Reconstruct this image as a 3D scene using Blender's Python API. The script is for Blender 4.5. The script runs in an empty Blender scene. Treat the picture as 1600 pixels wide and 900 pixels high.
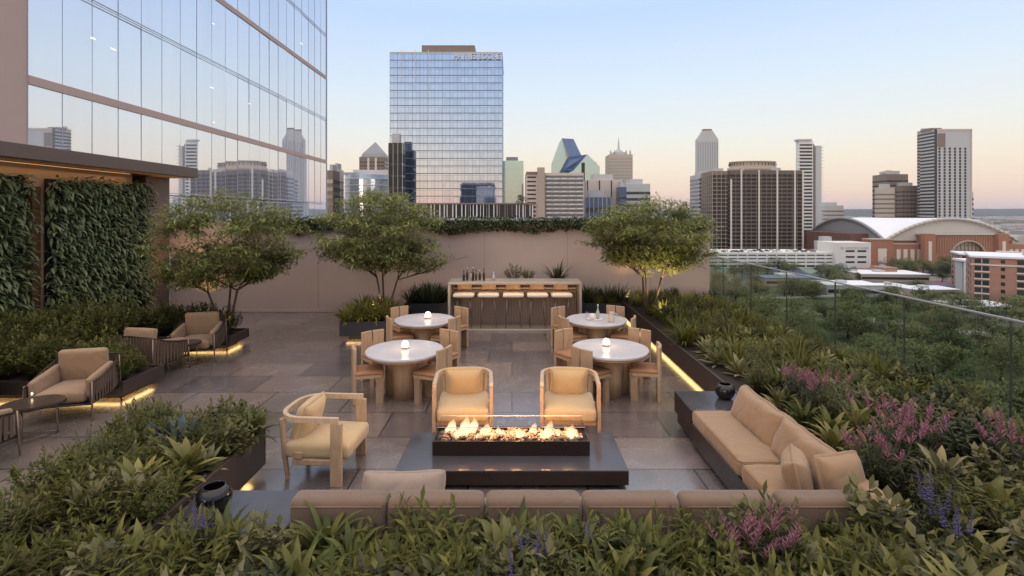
import bpy, bmesh, math, random
from mathutils import Vector, Matrix, noise
R = math.radians
rnd = random.Random(11)
SC = bpy.context.scene
COL = SC.collection

# ------------------------------------------------------------------ camera
EYE = 2.87
cd = bpy.data.cameras.new('camera')
cam = bpy.data.objects.new('camera', cd)
COL.objects.link(cam)
cam.location = (0, 0, EYE)
cam.rotation_euler = (R(90), 0, 0)
cd.sensor_width = 36
cd.lens = 18
cd.shift_y = -0.0731
cd.clip_start = 0.05
cd.clip_end = 30000
SC.camera = cam

# ------------------------------------------------------------------ sky
SUN_EL, SUN_AZ = R(5), R(205)
w = bpy.data.worlds.new('World')
SC.world = w
w.use_nodes = True
nt = w.node_tree
nt.nodes.clear()
out = nt.nodes.new('ShaderNodeOutputWorld')
add = nt.nodes.new('ShaderNodeAddShader')
bg1 = nt.nodes.new('ShaderNodeBackground')
bg2 = nt.nodes.new('ShaderNodeBackground')
sky = nt.nodes.new('ShaderNodeTexSky')
sky.sky_type = 'NISHITA'
sky.sun_disc = False
sky.sun_elevation = SUN_EL
sky.sun_rotation = SUN_AZ
sky.air_density = 1.2
bg1.inputs['Strength'].default_value = 0.03
nt.links.new(sky.outputs[0], bg1.inputs['Color'])
tc = nt.nodes.new('ShaderNodeTexCoord')
sep = nt.nodes.new('ShaderNodeSeparateXYZ')
nt.links.new(tc.outputs['Generated'], sep.inputs[0])
ramp = nt.nodes.new('ShaderNodeValToRGB')
cr = ramp.color_ramp
stops = [(0.0, (.62, .50, .53)), (0.012, (.72, .56, .56)), (0.04, (.82, .65, .57)), (0.09, (.85, .75, .66)),
         (0.14, (.80, .80, .79)), (0.22, (.70, .79, .90)), (0.36, (.52, .68, .97)), (0.5, (.72, .80, .98)), (0.62, (1.45, 1.38, 1.38)), (1.0, (1.80, 1.62, 1.46))]
while len(cr.elements) < len(stops):
    cr.elements.new(0.5)
for e, (p, c) in zip(cr.elements, stops):
    e.position = p
    e.color = (*c, 1)
nt.links.new(sep.outputs['Z'], ramp.inputs[0])
nt.links.new(ramp.outputs[0], bg2.inputs['Color'])
bg2.inputs['Strength'].default_value = 1.0
nt.links.new(bg1.outputs[0], add.inputs[0])
nt.links.new(bg2.outputs[0], add.inputs[1])
nt.links.new(add.outputs[0], out.inputs['Surface'])

# ------------------------------------------------------------------ sun
sd = bpy.data.lights.new('sun', 'SUN')
sd.energy = 0.45
sd.angle = R(12)
sd.color = (1.0, .78, .6)
so = bpy.data.objects.new('sun', sd)
COL.objects.link(so)
sdir = Vector((math.sin(SUN_AZ) * math.cos(SUN_EL), math.cos(SUN_AZ) * math.cos(SUN_EL), math.sin(SUN_EL)))
so.rotation_euler = sdir.to_track_quat('Z', 'Y').to_euler()
so.location = (0, -5, 30)

vs = SC.view_settings
vs.view_transform = 'Standard'
vs.look = 'None'
vs.gamma = 1
vs.exposure = 0
vs.use_curve_mapping = False
SC.cycles.use_denoising = True
SC.cycles.max_bounces = 8
SC.cycles.transparent_max_bounces = 24
SC.cycles.sample_clamp_indirect = 4.0
SC.cycles.caustics_reflective = False
SC.cycles.caustics_refractive = False

# ------------------------------------------------------------------ helpers
def pt(px, py=None, d=None, z=None):
    """world point seen at photo pixel (px,py): give the distance d or the height z"""
    if d is None:
        d = 800.0 * (EYE - z) / (py - 333.0)
    x = (px - 800.0) * d / 800.0
    if z is None:
        z = EYE - (py - 333.0) * d / 800.0
    return Vector((x, d, z))

def rot(rz=0, rx=0, ry=0):
    return Matrix.Rotation(rz, 4, 'Z') @ Matrix.Rotation(ry, 4, 'Y') @ Matrix.Rotation(rx, 4, 'X')

class MB:
    def __init__(s):
        s.bm = bmesh.new()
        s.smooth = False
    def box(s, x0, x1, y0, y1, z0, z1, bev=0.0, m=None, seg=1):
        b = bmesh.new()
        bmesh.ops.create_cube(b, size=1)
        bmesh.ops.scale(b, vec=(x1 - x0, y1 - y0, z1 - z0), verts=b.verts)
        if bev > 0:
            bev = min(bev, .45 * min(abs(x1 - x0), abs(y1 - y0), abs(z1 - z0)))
            bmesh.ops.bevel(b, geom=b.edges[:], offset=bev, segments=seg, affect='EDGES', profile=.5)
        bmesh.ops.translate(b, vec=((x0 + x1) / 2, (y0 + y1) / 2, (z0 + z1) / 2), verts=b.verts)
        s.merge(b, m)
        return s
    def cbox(s, c, size, bev=0.0, r=None, seg=1):
        hx, hy, hz = size[0] / 2, size[1] / 2, size[2] / 2
        m = Matrix.Translation(c) @ (r or Matrix.Identity(4))
        return s.box(-hx, hx, -hy, hy, -hz, hz, bev, m, seg)
    def merge(s, b, m=None):
        if m is not None:
            bmesh.ops.transform(b, matrix=m, verts=b.verts)
        vm = {}
        for v in b.verts:
            vm[v] = s.bm.verts.new(v.co)
        for f in b.faces:
            try:
                nf = s.bm.faces.new([vm[v] for v in f.verts])
                nf.smooth = f.smooth
            except ValueError:
                pass
        b.free()
    def tube(s, pts, r, n=8, cap=True, smooth=True):
        pts = [Vector(p) for p in pts]
        rs = r if isinstance(r, (list, tuple)) else [r] * len(pts)
        rings = []
        for i, p in enumerate(pts):
            a = pts[max(i - 1, 0)]
            c = pts[min(i + 1, len(pts) - 1)]
            t = (c - a).normalized()
            u = t.cross(Vector((0, 0, 1)))
            if u.length < 1e-3:
                u = Vector((1, 0, 0))
            u.normalize()
            v = t.cross(u)
            rings.append([s.bm.verts.new(p + (u * math.cos(2 * math.pi * k / n) + v * math.sin(2 * math.pi * k / n)) * rs[i]) for k in range(n)])
        for i in range(len(rings) - 1):
            for k in range(n):
                f = s.bm.faces.new((rings[i][k], rings[i][(k + 1) % n], rings[i + 1][(k + 1) % n], rings[i + 1][k]))
                f.smooth = smooth
        if cap:
            s.bm.faces.new(rings[0][::-1])
            s.bm.faces.new(rings[-1])
        return s
    def sweep(s, pts, w, h, closed=False):
        """rectangular section w (horizontal) x h (vertical) along a near-horizontal path"""
        pts = [Vector(p) for p in pts]
        rings = []
        n = len(pts)
        for i, p in enumerate(pts):
            a = pts[(i - 1) % n] if closed else pts[max(i - 1, 0)]
            c = pts[(i + 1) % n] if closed else pts[min(i + 1, n - 1)]
            t = (c - a)
            t.z = 0
            t.normalize()
            u = Vector((t.y, -t.x, 0)) * w / 2
            up = Vector((0, 0, h / 2))
            rings.append([s.bm.verts.new(q) for q in (p + u - up, p + u + up, p - u + up, p - u - up)])
        for i in range(n if closed else n - 1):
            j = (i + 1) % n
            for k in range(4):
                s.bm.faces.new((rings[i][k], rings[i][(k + 1) % 4], rings[j][(k + 1) % 4], rings[j][k]))
        if not closed:
            s.bm.faces.new(rings[0][::-1])
            s.bm.faces.new(rings[-1])
        return s
    def lathe(s, prof, n=24, c=(0, 0, 0), smooth=True, sx=1, sy=1):
        rings = []
        for (r, z) in prof:
            rings.append([s.bm.verts.new((c[0] + sx * r * math.cos(2 * math.pi * k / n), c[1] + sy * r * math.sin(2 * math.pi * k / n), c[2] + z)) for k in range(n)])
        for i in range(len(rings) - 1):
            for k in range(n):
                f = s.bm.faces.new((rings[i][k], rings[i][(k + 1) % n], rings[i + 1][(k + 1) % n], rings[i + 1][k]))
                f.smooth = smooth
        s.bm.faces.new(rings[0][::-1])
        s.bm.faces.new(rings[-1])
        return s
    def prism(s, poly, z0, z1):
        """polygon in XY extruded in Z"""
        a = [s.bm.verts.new((x, y, z0)) for x, y in poly]
        b = [s.bm.verts.new((x, y, z1)) for x, y in poly]
        n = len(poly)
        for k in range(n):
            s.bm.faces.new((a[k], a[(k + 1) % n], b[(k + 1) % n], b[k]))
        s.bm.faces.new(a[::-1])
        s.bm.faces.new(b)
        return s
    def extr(s, poly, y0, y1):
        """polygon in XZ extruded in Y"""
        a = [s.bm.verts.new((x, y0, z)) for x, z in poly]
        b = [s.bm.verts.new((x, y1, z)) for x, z in poly]
        n = len(poly)
        for k in range(n):
            s.bm.faces.new((a[k], a[(k + 1) % n], b[(k + 1) % n], b[k]))
        s.bm.faces.new(a[::-1])
        s.bm.faces.new(b)
        return s
    def soft(s, size, c=(0, 0, 0), r=.05, puff=.02, m=None, cuts=9, wr=.004, seed=0, pinch=0.0):
        """a padded cushion: rounded box that bulges, with shallow creases"""
        b = bmesh.new()
        bmesh.ops.create_cube(b, size=2)
        bmesh.ops.subdivide_edges(b, edges=b.edges[:], cuts=cuts, use_grid_fill=True)
        hx, hy, hz = [q / 2 for q in size]
        r = min(r, hx * .98, hy * .98, hz * .98)
        for v in b.verts:
            t = [math.sin(max(-1, min(1, q)) * math.pi / 2) for q in v.co]
            p = Vector((t[0] * hx, t[1] * hy, t[2] * hz))
            q = Vector((max(-hx + r, min(hx - r, p.x)), max(-hy + r, min(hy - r, p.y)), max(-hz + r, min(hz - r, p.z))))
            dlt = p - q
            if dlt.length > 1e-6:
                p = q + dlt.normalized() * r
            ex = max(0, 1 - t[0] ** 2)
            ey = max(0, 1 - t[1] ** 2)
            p.z += math.copysign(1, t[2]) * puff * (ex * ey) ** .6 * (1 if abs(t[2]) > .3 else abs(t[2]) / .3)
            if pinch:
                k = abs(t[0]) ** 3 * abs(t[1]) ** 3
                p.x *= 1 + pinch * k
                p.y *= 1 + pinch * k
                p.z *= 1 - .75 * (max(abs(t[0]), abs(t[1]))) ** 6
            nz = noise.noise(Vector((p.x * 6 + seed * 3.1, p.y * 6, p.z * 6 + seed))) + .5 * noise.noise(Vector((p.x * 17 + seed, p.y * 9, p.z * 14)))
            p += p.normalized() * nz * wr
            v.co = p
        for f in b.faces:
            f.smooth = True
        mm = Matrix.Translation(c)
        if m is not None:
            mm = mm @ m
        s.merge(b, mm)
        return s
    def mesh(s, name, m):
        me = bpy.data.meshes.new(name)
        bmesh.ops.recalc_face_normals(s.bm, faces=s.bm.faces[:])
        s.bm.to_mesh(me)
        s.bm.free()
        for q in (m if isinstance(m, (list, tuple)) else [m]):
            me.materials.append(q)
        return me
    def build(s, name, m, parent=None, loc=(0, 0, 0), rz=0):
        o = bpy.data.objects.new(name, s.mesh(name, m))
        COL.objects.link(o)
        o.location = loc
        o.rotation_euler = (0, 0, rz)
        if parent:
            o.parent = parent
        return o

def tag(o, label=None, cat=None, group=None, kind=None):
    if label: o['label'] = label
    if cat: o['category'] = cat
    if group: o['group'] = group
    if kind: o['kind'] = kind
    return o

def thing(name, label, cat, loc=(0, 0, 0), rz=0, group=None):
    o = bpy.data.objects.new(name, None)
    COL.objects.link(o)
    o.empty_display_size = .1
    o.location = loc
    o.rotation_euler = (0, 0, rz)
    return tag(o, label, cat, group)

KIDS = {}
def copy_tree(o, parent=None):
    c = o.copy()
    COL.objects.link(c)
    if parent is not None:
        c.parent = parent
    for ch in KIDS.get(o.name) or list(o.children):
        copy_tree(ch, c)
    return c

def dup(o, loc, rz=0, label=None, group=None, scale=None):
    c = copy_tree(o)
    c.location = loc
    c.rotation_euler = (0, 0, rz)
    if label: c['label'] = label
    if group: c['group'] = group
    if scale: c.scale = (scale,) * 3 if isinstance(scale, (int, float)) else scale
    return c

# ------------------------------------------------------------------ materials
def new_mat(name):
    m = bpy.data.materials.new(name)
    m.use_nodes = True
    t = m.node_tree
    return m, t, t.nodes['Principled BSDF']

def mat(name, col, rough=.6, metal=0.0, var=.12, scale=3.0, bump=0.0, bscale=40.0, spec=None, sheen=0, coords='Object', rvar=0.0):
    m, t, p = new_mat(name)
    p.inputs['Metallic'].default_value = metal
    p.inputs['Roughness'].default_value = rough
    if spec is not None:
        p.inputs['Specular IOR Level'].default_value = spec
    if sheen:
        p.inputs['Sheen Weight'].default_value = sheen
    tcn = t.nodes.new('ShaderNodeTexCoord')
    n = t.nodes.new('ShaderNodeTexNoise')
    n.inputs['Scale'].default_value = scale
    n.inputs['Detail'].default_value = 6
    n.inputs['Roughness'].default_value = .6
    t.links.new(tcn.outputs[coords], n.inputs['Vector'])
    mx = t.nodes.new('ShaderNodeMix')
    mx.data_type = 'RGBA'
    mx.inputs['A'].default_value = (*[c * (1 - var) for c in col], 1)
    mx.inputs['B'].default_value = (*[min(1, c * (1 + var)) for c in col], 1)
    t.links.new(n.outputs['Fac'], mx.inputs['Factor'])
    t.links.new(mx.outputs['Result'], p.inputs['Base Color'])
    if rvar:
        mr = t.nodes.new('ShaderNodeMapRange')
        mr.inputs['To Min'].default_value = max(0.02, rough - rvar)
        mr.inputs['To Max'].default_value = rough + rvar
        mr.inputs['From Min'].default_value = .3
        mr.inputs['From Max'].default_value = .7
        t.links.new(n.outputs['Fac'], mr.inputs['Value'])
        t.links.new(mr.outputs[0], p.inputs['Roughness'])
    if bump:
        n2 = t.nodes.new('ShaderNodeTexNoise')
        n2.inputs['Scale'].default_value = bscale
        n2.inputs['Detail'].default_value = 4
        t.links.new(tcn.outputs[coords], n2.inputs['Vector'])
        b = t.nodes.new('ShaderNodeBump')
        b.inputs['Strength'].default_value = bump
        b.inputs['Distance'].default_value = .01
        t.links.new(n2.outputs['Fac'], b.inputs['Height'])
        t.links.new(b.outputs[0], p.inputs['Normal'])
    return m

def wood(name, c1, c2, rough=.5, sc=(2, 2, 14)):
    m, t, p = new_mat(name)
    tcn = t.nodes.new('ShaderNodeTexCoord')
    mp = t.nodes.new('ShaderNodeMapping')
    mp.inputs['Scale'].default_value = (sc[2], sc[2], sc[0])
    n = t.nodes.new('ShaderNodeTexNoise')
    n.inputs['Scale'].default_value = 3
    n.inputs['Detail'].default_value = 5
    n.inputs['Distortion'].default_value = .8
    t.links.new(tcn.outputs['Object'], mp.inputs[0])
    t.links.new(mp.outputs[0], n.inputs['Vector'])
    r = t.nodes.new('ShaderNodeValToRGB')
    r.color_ramp.elements[0].position = .3
    r.color_ramp.elements[0].color = (*c1, 1)
    r.color_ramp.elements[1].position = .7
    r.color_ramp.elements[1].color = (*c2, 1)
    t.links.new(n.outputs['Fac'], r.inputs[0])
    t.links.new(r.outputs[0], p.inputs['Base Color'])
    p.inputs['Roughness'].default_value = rough
    b = t.nodes.new('ShaderNodeBump')
    b.inputs['Strength'].default_value = .15
    b.inputs['Distance'].default_value = .003
    t.links.new(n.outputs['Fac'], b.inputs['Height'])
    t.links.new(b.outputs[0], p.inputs['Normal'])
    return m

def leafmat(name, cols, rough=.45, trans=.25, spec=.5, orand=.25):
    """foliage: every leaf its own tint of the plant's colours"""
    m, t, p = new_mat(name)
    g = t.nodes.new('ShaderNodeNewGeometry')
    oi = t.nodes.new('ShaderNodeObjectInfo')
    ad = t.nodes.new('ShaderNodeMath')
    ad.operation = 'MULTIPLY_ADD'
    ad.inputs[1].default_value = orand
    t.links.new(oi.outputs['Random'], ad.inputs[0])
    ml = t.nodes.new('ShaderNodeMath')
    ml.operation = 'MULTIPLY'
    ml.inputs[1].default_value = 1 - orand
    t.links.new(g.outputs['Random Per Island'], ml.inputs[0])
    t.links.new(ml.outputs[0], ad.inputs[2])
    r = t.nodes.new('ShaderNodeValToRGB')
    e = r.color_ramp
    while len(e.elements) < len(cols):
        e.elements.new(.5)
    for i, c in enumerate(cols):
        e.elements[i].position = i / (len(cols) - 1)
        e.elements[i].color = (*c, 1)
    t.links.new(ad.outputs[0], r.inputs[0])
    t.links.new(r.outputs[0], p.inputs['Base Color'])
    p.inputs['Roughness'].default_value = rough
    p.inputs['Specular IOR Level'].default_value = spec
    tr = t.nodes.new('ShaderNodeBsdfTranslucent')
    t.links.new(r.outputs[0], tr.inputs['Color'])
    mx = t.nodes.new('ShaderNodeMixShader')
    mx.inputs[0].default_value = trans
    t.links.new(p.outputs[0], mx.inputs[1])
    t.links.new(tr.outputs[0], mx.inputs[2])
    t.links.new(mx.outputs[0], t.nodes['Material Output'].inputs['Surface'])
    return m

def emis(name, col, st):
    m, t, p = new_mat(name)
    p.inputs['Base Color'].default_value = (*col, 1)
    p.inputs['Emission Color'].default_value = (*col, 1)
    p.inputs['Emission Strength'].default_value = st
    return m

def glass(name, tint=(.8, .84, .82), refl=(.9, .9, .9), f0=.06):
    m = bpy.data.materials.new(name)
    m.use_nodes = True
    t = m.node_tree
    t.nodes.clear()
    o = t.nodes.new('ShaderNodeOutputMaterial')
    tr = t.nodes.new('ShaderNodeBsdfTransparent')
    tr.inputs[0].default_value = (*tint, 1)
    gl = t.nodes.new('ShaderNodeBsdfGlossy')
    gl.inputs['Roughness'].default_value = .01
    gl.inputs['Color'].default_value = (*refl, 1)
    lw = t.nodes.new('ShaderNodeLayerWeight')
    lw.inputs[0].default_value = .5
    pw = t.nodes.new('ShaderNodeMath')
    pw.operation = 'POWER'
    pw.inputs[1].default_value = 4.5
    t.links.new(lw.outputs['Facing'], pw.inputs[0])
    a = t.nodes.new('ShaderNodeMath')
    a.operation = 'MULTIPLY_ADD'
    a.inputs[1].default_value = .8
    a.inputs[2].default_value = f0
    t.links.new(pw.outputs[0], a.inputs[0])
    mx = t.nodes.new('ShaderNodeMixShader')
    t.links.new(a.outputs[0], mx.inputs[0])
    t.links.new(tr.outputs[0], mx.inputs[1])
    t.links.new(gl.outputs[0], mx.inputs[2])
    t.links.new(mx.outputs[0], o.inputs[0])
    return m

def mirror_glass(name, body, refl, fac=.8, rough=.02, var=.1, blotch=.15):
    """coated curtain-wall glass: a mirror coat over pale blinds"""
    m = bpy.data.materials.new(name)
    m.use_nodes = True
    t = m.node_tree
    t.nodes.clear()
    o = t.nodes.new('ShaderNodeOutputMaterial')
    df = t.nodes.new('ShaderNodeBsdfDiffuse')
    gl = t.nodes.new('ShaderNodeBsdfGlossy')
    gl.inputs['Roughness'].default_value = rough
    gl.inputs['Color'].default_value = (*refl, 1)
    g = t.nodes.new('ShaderNodeNewGeometry')
    oi = t.nodes.new('ShaderNodeObjectInfo')
    sm = t.nodes.new('ShaderNodeMath')
    sm.operation = 'ADD'
    t.links.new(g.outputs['Random Per Island'], sm.inputs[0])
    t.links.new(oi.outputs['Random'], sm.inputs[1])
    fr = t.nodes.new('ShaderNodeMath')
    fr.operation = 'FRACT'
    t.links.new(sm.outputs[0], fr.inputs[0])
    mr = t.nodes.new('ShaderNodeMapRange')
    mr.inputs['To Min'].default_value = fac - var
    mr.inputs['To Max'].default_value = fac + var * .6
    t.links.new(fr.outputs[0], mr.inputs['Value'])
    tcn = t.nodes.new('ShaderNodeTexCoord')
    mp = t.nodes.new('ShaderNodeMapping')
    mp.inputs['Scale'].default_value = (1.3, 1.3, .12)
    t.links.new(g.outputs['Position'], mp.inputs[0])
    n = t.nodes.new('ShaderNodeTexNoise')
    n.inputs['Scale'].default_value = 1.2
    n.inputs['Detail'].default_value = 3
    t.links.new(mp.outputs[0], n.inputs['Vector'])
    mx0 = t.nodes.new('ShaderNodeMix')
    mx0.data_type = 'RGBA'
    mx0.inputs['A'].default_value = (*[c * (1 - blotch * 3) for c in body], 1)
    mx0.inputs['B'].default_value = (*[min(.95, c * (1 + blotch * 3)) for c in body], 1)
    t.links.new(n.outputs['Fac'], mx0.inputs['Factor'])
    t.links.new(mx0.outputs['Result'], df.inputs['Color'])
    mx = t.nodes.new('ShaderNodeMixShader')
    t.links.new(mr.outputs[0], mx.inputs[0])
    t.links.new(df.outputs[0], mx.inputs[1])
    t.links.new(gl.outputs[0], mx.inputs[2])
    t.links.new(mx.outputs[0], o.inputs[0])
    return m

M = {}
M['oak'] = wood('oak', (.42, .265, .155), (.56, .375, .235), .5)
M['oak_rail'] = wood('oak_rail', (.50, .335, .21), (.63, .445, .29), .38)
M['oak_soft'] = wood('oak_soft', (.46, .29, .16), (.56, .37, .21), .55)
M['walnut'] = wood('walnut', (.10, .045, .02), (.17, .08, .035), .5)
def fabric(name, col, var=.1, wr=.5):
    m = mat(name, col, .92, var=var, scale=4, sheen=.25)
    t = m.node_tree
    p = t.nodes['Principled BSDF']
    tcn = t.nodes.new('ShaderNodeTexCoord')
    n1 = t.nodes.new('ShaderNodeTexNoise')
    n1.inputs['Scale'].default_value = 300
    n2 = t.nodes.new('ShaderNodeTexNoise')
    n2.inputs['Scale'].default_value = 4.0
    n2.inputs['Detail'].default_value = 3
    n2.inputs['Distortion'].default_value = .9
    n2.inputs['Roughness'].default_value = .4
    for n_ in (n1, n2):
        t.links.new(tcn.outputs['Object'], n_.inputs['Vector'])
    b1 = t.nodes.new('ShaderNodeBump')
    b1.inputs['Strength'].default_value = .35
    b1.inputs['Distance'].default_value = .002
    b2 = t.nodes.new('ShaderNodeBump')
    b2.inputs['Strength'].default_value = wr
    b2.inputs['Distance'].default_value = .06
    t.links.new(n1.outputs['Fac'], b1.inputs['Height'])
    t.links.new(n2.outputs['Fac'], b2.inputs['Height'])
    t.links.new(b2.outputs[0], b1.inputs['Normal'])
    t.links.new(b1.outputs[0], p.inputs['Normal'])
    return m
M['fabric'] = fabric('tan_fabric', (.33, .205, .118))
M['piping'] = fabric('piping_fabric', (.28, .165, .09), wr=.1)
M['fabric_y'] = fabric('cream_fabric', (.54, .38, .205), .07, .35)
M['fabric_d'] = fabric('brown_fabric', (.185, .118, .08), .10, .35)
M['fabric_l'] = fabric('pale_pillow_fabric', (.33, .24, .185), .07, .6)
M['seat_leather'] = mat('seat_leather', (.40, .20, .10), .55, var=.1, scale=6, bump=.1, bscale=120)
M['bronze'] = mat('bronze_panel', (.042, .026, .020), .32, metal=.35, var=.25, scale=2.5, rvar=.08, bump=.03, bscale=30)
M['bronze_top'] = mat('dark_stone_top', (.07, .065, .075), .14, var=.25, scale=4, rvar=.05)
M['planter'] = mat('planter_metal', (.085, .058, .048), .42, metal=.3, var=.2, scale=2.5, rvar=.08)
M['planter_b'] = mat('dark_planter', (.03, .028, .032), .5, var=.2, scale=4)
M['soil'] = mat('soil', (.035, .024, .016), .95, var=.4, scale=20, bump=.6, bscale=60)
M['metal_dark'] = mat('dark_metal', (.06, .045, .038), .4, metal=.7, var=.1)
M['metal_rod'] = mat('bronze_rod', (.28, .2, .15), .35, metal=.8, var=.1)
M['strap'] = mat('strap_weave', (.12, .075, .055), .7, var=.15, scale=30)
M['marble'] = mat('marble_top', (.62, .60, .64), .22, var=.10, scale=5, rvar=.05)
M['stool_seat'] = mat('cream_boucle', (.80, .70, .60), .9, var=.05, bump=.4, bscale=150)
M['wall'] = mat('plaster_wall', (.50, .375, .325), .85, var=.11, scale=.8, bump=.05, bscale=30)
M['coping'] = mat('stone_coping', (.34, .34, .36), .6, var=.1)
M['stucco'] = mat('tan_stucco', (.46, .30, .19), .85, var=.05, scale=1)
M['fascia'] = mat('fascia_metal', (.13, .09, .075), .5, metal=.2, var=.06, scale=1)
M['soffit'] = mat('soffit_timber', (.33, .19, .11), .6, var=.1)
M['conc_pink'] = mat('pink_stone', (.50, .36, .33), .75, var=.04, scale=.4)
M['concrete'] = mat('concrete', (.36, .34, .32), .85, var=.1, scale=.3)
M['white_conc'] = mat('white_concrete', (.66, .65, .62), .8, var=.06, scale=.3)
M['led'] = emis('led_strip', (1.0, .62, .20), 2)
M['lampglow'] = emis('lamp_shade', (1.0, .80, .56), 1.6)
M['black_glass'] = mat('black_glass', (.012, .010, .012), .05, var=.2)
M['black'] = mat('black', (.01, .01, .01), .6, var=.2)
M['rail_glass'] = glass('rail_glass', (.84, .88, .84), (.8, .8, .8), .05)
M['clear_glass'] = glass('clear_glass', (.95, .95, .95), (.8, .8, .8), .025)
M['bark'] = mat('bark', (.09, .06, .045), .9, var=.35, scale=12, bump=.6, bscale=40)
# ================================================================== terrace floor, walls, own building
def tile_mat():
    m, t, p = new_mat('terrace_tiles')
    tcn = t.nodes.new('ShaderNodeTexCoord')
    br = t.nodes.new('ShaderNodeTexBrick')
    br.offset = .37
    br.inputs['Scale'].default_value = 1
    br.inputs['Brick Width'].default_value = 1.25
    br.inputs['Row Height'].default_value = .82
    br.inputs['Mortar Size'].default_value = .011
    br.inputs['Mortar Smooth'].default_value = .1
    br.inputs['Bias'].default_value = 0
    br.inputs['Color1'].default_value = (.112, .106, .120, 1)
    br.inputs['Color2'].default_value = (.255, .208, .190, 1)
    br.inputs['Mortar'].default_value = (.04, .036, .036, 1)
    t.links.new(tcn.outputs['Object'], br.inputs['Vector'])
    n = t.nodes.new('ShaderNodeTexNoise')
    n.inputs['Scale'].default_value = 1.4
    n.inputs['Detail'].default_value = 9
    n.inputs['Roughness'].default_value = .65
    n.inputs['Distortion'].default_value = 1.2
    t.links.new(tcn.outputs['Object'], n.inputs['Vector'])
    v = t.nodes.new('ShaderNodeTexNoise')
    v.inputs['Scale'].default_value = 7
    v.inputs['Detail'].default_value = 5
    v.inputs['Distortion'].default_value = 3.5
    t.links.new(tcn.outputs['Object'], v.inputs['Vector'])
    r = t.nodes.new('ShaderNodeValToRGB')
    r.color_ramp.elements[0].position = .35
    r.color_ramp.elements[0].color = (.84, .82, .84, 1)
    r.color_ramp.elements[1].position = .7
    r.color_ramp.elements[1].color = (1.15, 1.08, 1.04, 1)
    t.links.new(n.outputs['Fac'], r.inputs[0])
    mu = t.nodes.new('ShaderNodeMix')
    mu.data_type = 'RGBA'
    mu.blend_type = 'MULTIPLY'
    mu.inputs['Factor'].default_value = 1
    t.links.new(br.outputs['Color'], mu.inputs['A'])
    t.links.new(r.outputs[0], mu.inputs['B'])
    r2 = t.nodes.new('ShaderNodeValToRGB')
    r2.color_ramp.elements[0].position = .46
    r2.color_ramp.elements[0].color = (1, 1, 1, 1)
    e = r2.color_ramp.elements.new(.5)
    e.color = (.62, .58, .58, 1)
    r2.color_ramp.elements[2].position = .54
    r2.color_ramp.elements[2].color = (1, 1, 1, 1)
    t.links.new(v.outputs['Fac'], r2.inputs[0])
    mv = t.nodes.new('ShaderNodeMix')
    mv.data_type = 'RGBA'
    mv.blend_type = 'MULTIPLY'
    mv.inputs['Factor'].default_value = .45
    t.links.new(mu.outputs['Result'], mv.inputs['A'])
    t.links.new(r2.outputs[0], mv.inputs['B'])
    t.links.new(mv.outputs['Result'], p.inputs['Base Color'])
    mr = t.nodes.new('ShaderNodeMapRange')
    mr.inputs['From Min'].default_value = .3
    mr.inputs['From Max'].default_value = .7
    mr.inputs['To Min'].default_value = .14
    mr.inputs['To Max'].default_value = .34
    t.links.new(n.outputs['Fac'], mr.inputs['Value'])
    t.links.new(mr.outputs[0], p.inputs['Roughness'])
    p.inputs['Specular IOR Level'].default_value = .7
    p.inputs['Coat Weight'].default_value = 1.0
    p.inputs['Coat IOR'].default_value = 2.0
    p.inputs['Coat Roughness'].default_value = .22
    b = t.nodes.new('ShaderNodeBump')
    b.inputs['Strength'].default_value = .2
    b.inputs['Distance'].default_value = .005
    ad = t.nodes.new('ShaderNodeMath')
    ad.operation = 'MULTIPLY_ADD'
    ad.inputs[1].default_value = -2.0
    t.links.new(br.outputs['Fac'], ad.inputs[0])
    t.links.new(v.outputs['Fac'], ad.inputs[2])
    t.links.new(ad.outputs[0], b.inputs['Height'])
    t.links.new(b.outputs[0], p.inputs['Normal'])
    return m

M['tiles'] = tile_mat()
tag(MB().box(-9.9, 5.72, -2.0, 14.8, -.2, 0).build('terrace_floor', M['tiles']), kind='structure')

GZ = -40.0     # street level, the terrace is about ten storeys up
pod = thing('podium_building', 'pale concrete building carrying the roof terrace', 'building', (0, 0, GZ))
MB().box(-16, 5.95, -6, 15.1, 0, 39.78).build('wall', M['concrete'], pod)

# back wall with coping
bw = thing('terrace_wall', 'pinkish plaster wall closing the far end of the terrace', 'wall', (0, 14.8, 0))
MB().box(-9.88, 5.72, 0, .28, -.2, 2.60).build('wall_panel', M['wall'], bw)
MB().box(-9.88, 5.76, -.04, .32, 2.602, 2.67, .01).build('coping', M['coping'], bw)
MB().box(-9.88, 5.70, -.025, -.002, .002, .09, .004).build('skirting', M['wall'], bw)
_b = MB()
for _x in (-8.0, -5.6, -3.2, -.8, 1.6, 4.0):
    _b.box(_x - .004, _x + .004, -.0035, .001, .095, 2.595)
_b.build('panel_joint', mat('dark_joint', (.25, .18, .15), .9), bw)  # panel joints as thin strips of darker brown


# pavilion on the left
pv = thing('terrace_pavilion', 'low pavilion with dark flat canopy and tan wall left of the terrace', 'pavilion', (-9.9, 0, 0))
MB().box(-4.5, 0, 4.0, 10.38, 0, 3.88).box(-4.5, 0, 10.76, 13.35, 0, 3.88).box(-4.5, -.35, 10.38, 10.76, 0, 3.88).box(-.35, 0, 10.38, 10.76, 3.4, 3.88).build('wall', M['stucco'], pv)
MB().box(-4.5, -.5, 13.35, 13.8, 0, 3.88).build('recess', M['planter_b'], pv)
MB().box(-4.5, .02, 13.8, 14.77, 0, 3.88).build('end_pier', M['fascia'], pv)
MB().box(-4.7, .70, 3.5, 15.0, 3.90, 4.18, .01).build('canopy', M['fascia'], pv)
MB().box(-4.6, .62, 3.6, 14.9, 3.882, 3.898).build('soffit', M['soffit'], pv)
dr = MB().box(-.33, -.28, 10.40, 10.74, .02, 3.38, .005).build('door', M['oak_soft'], pv)
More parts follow.
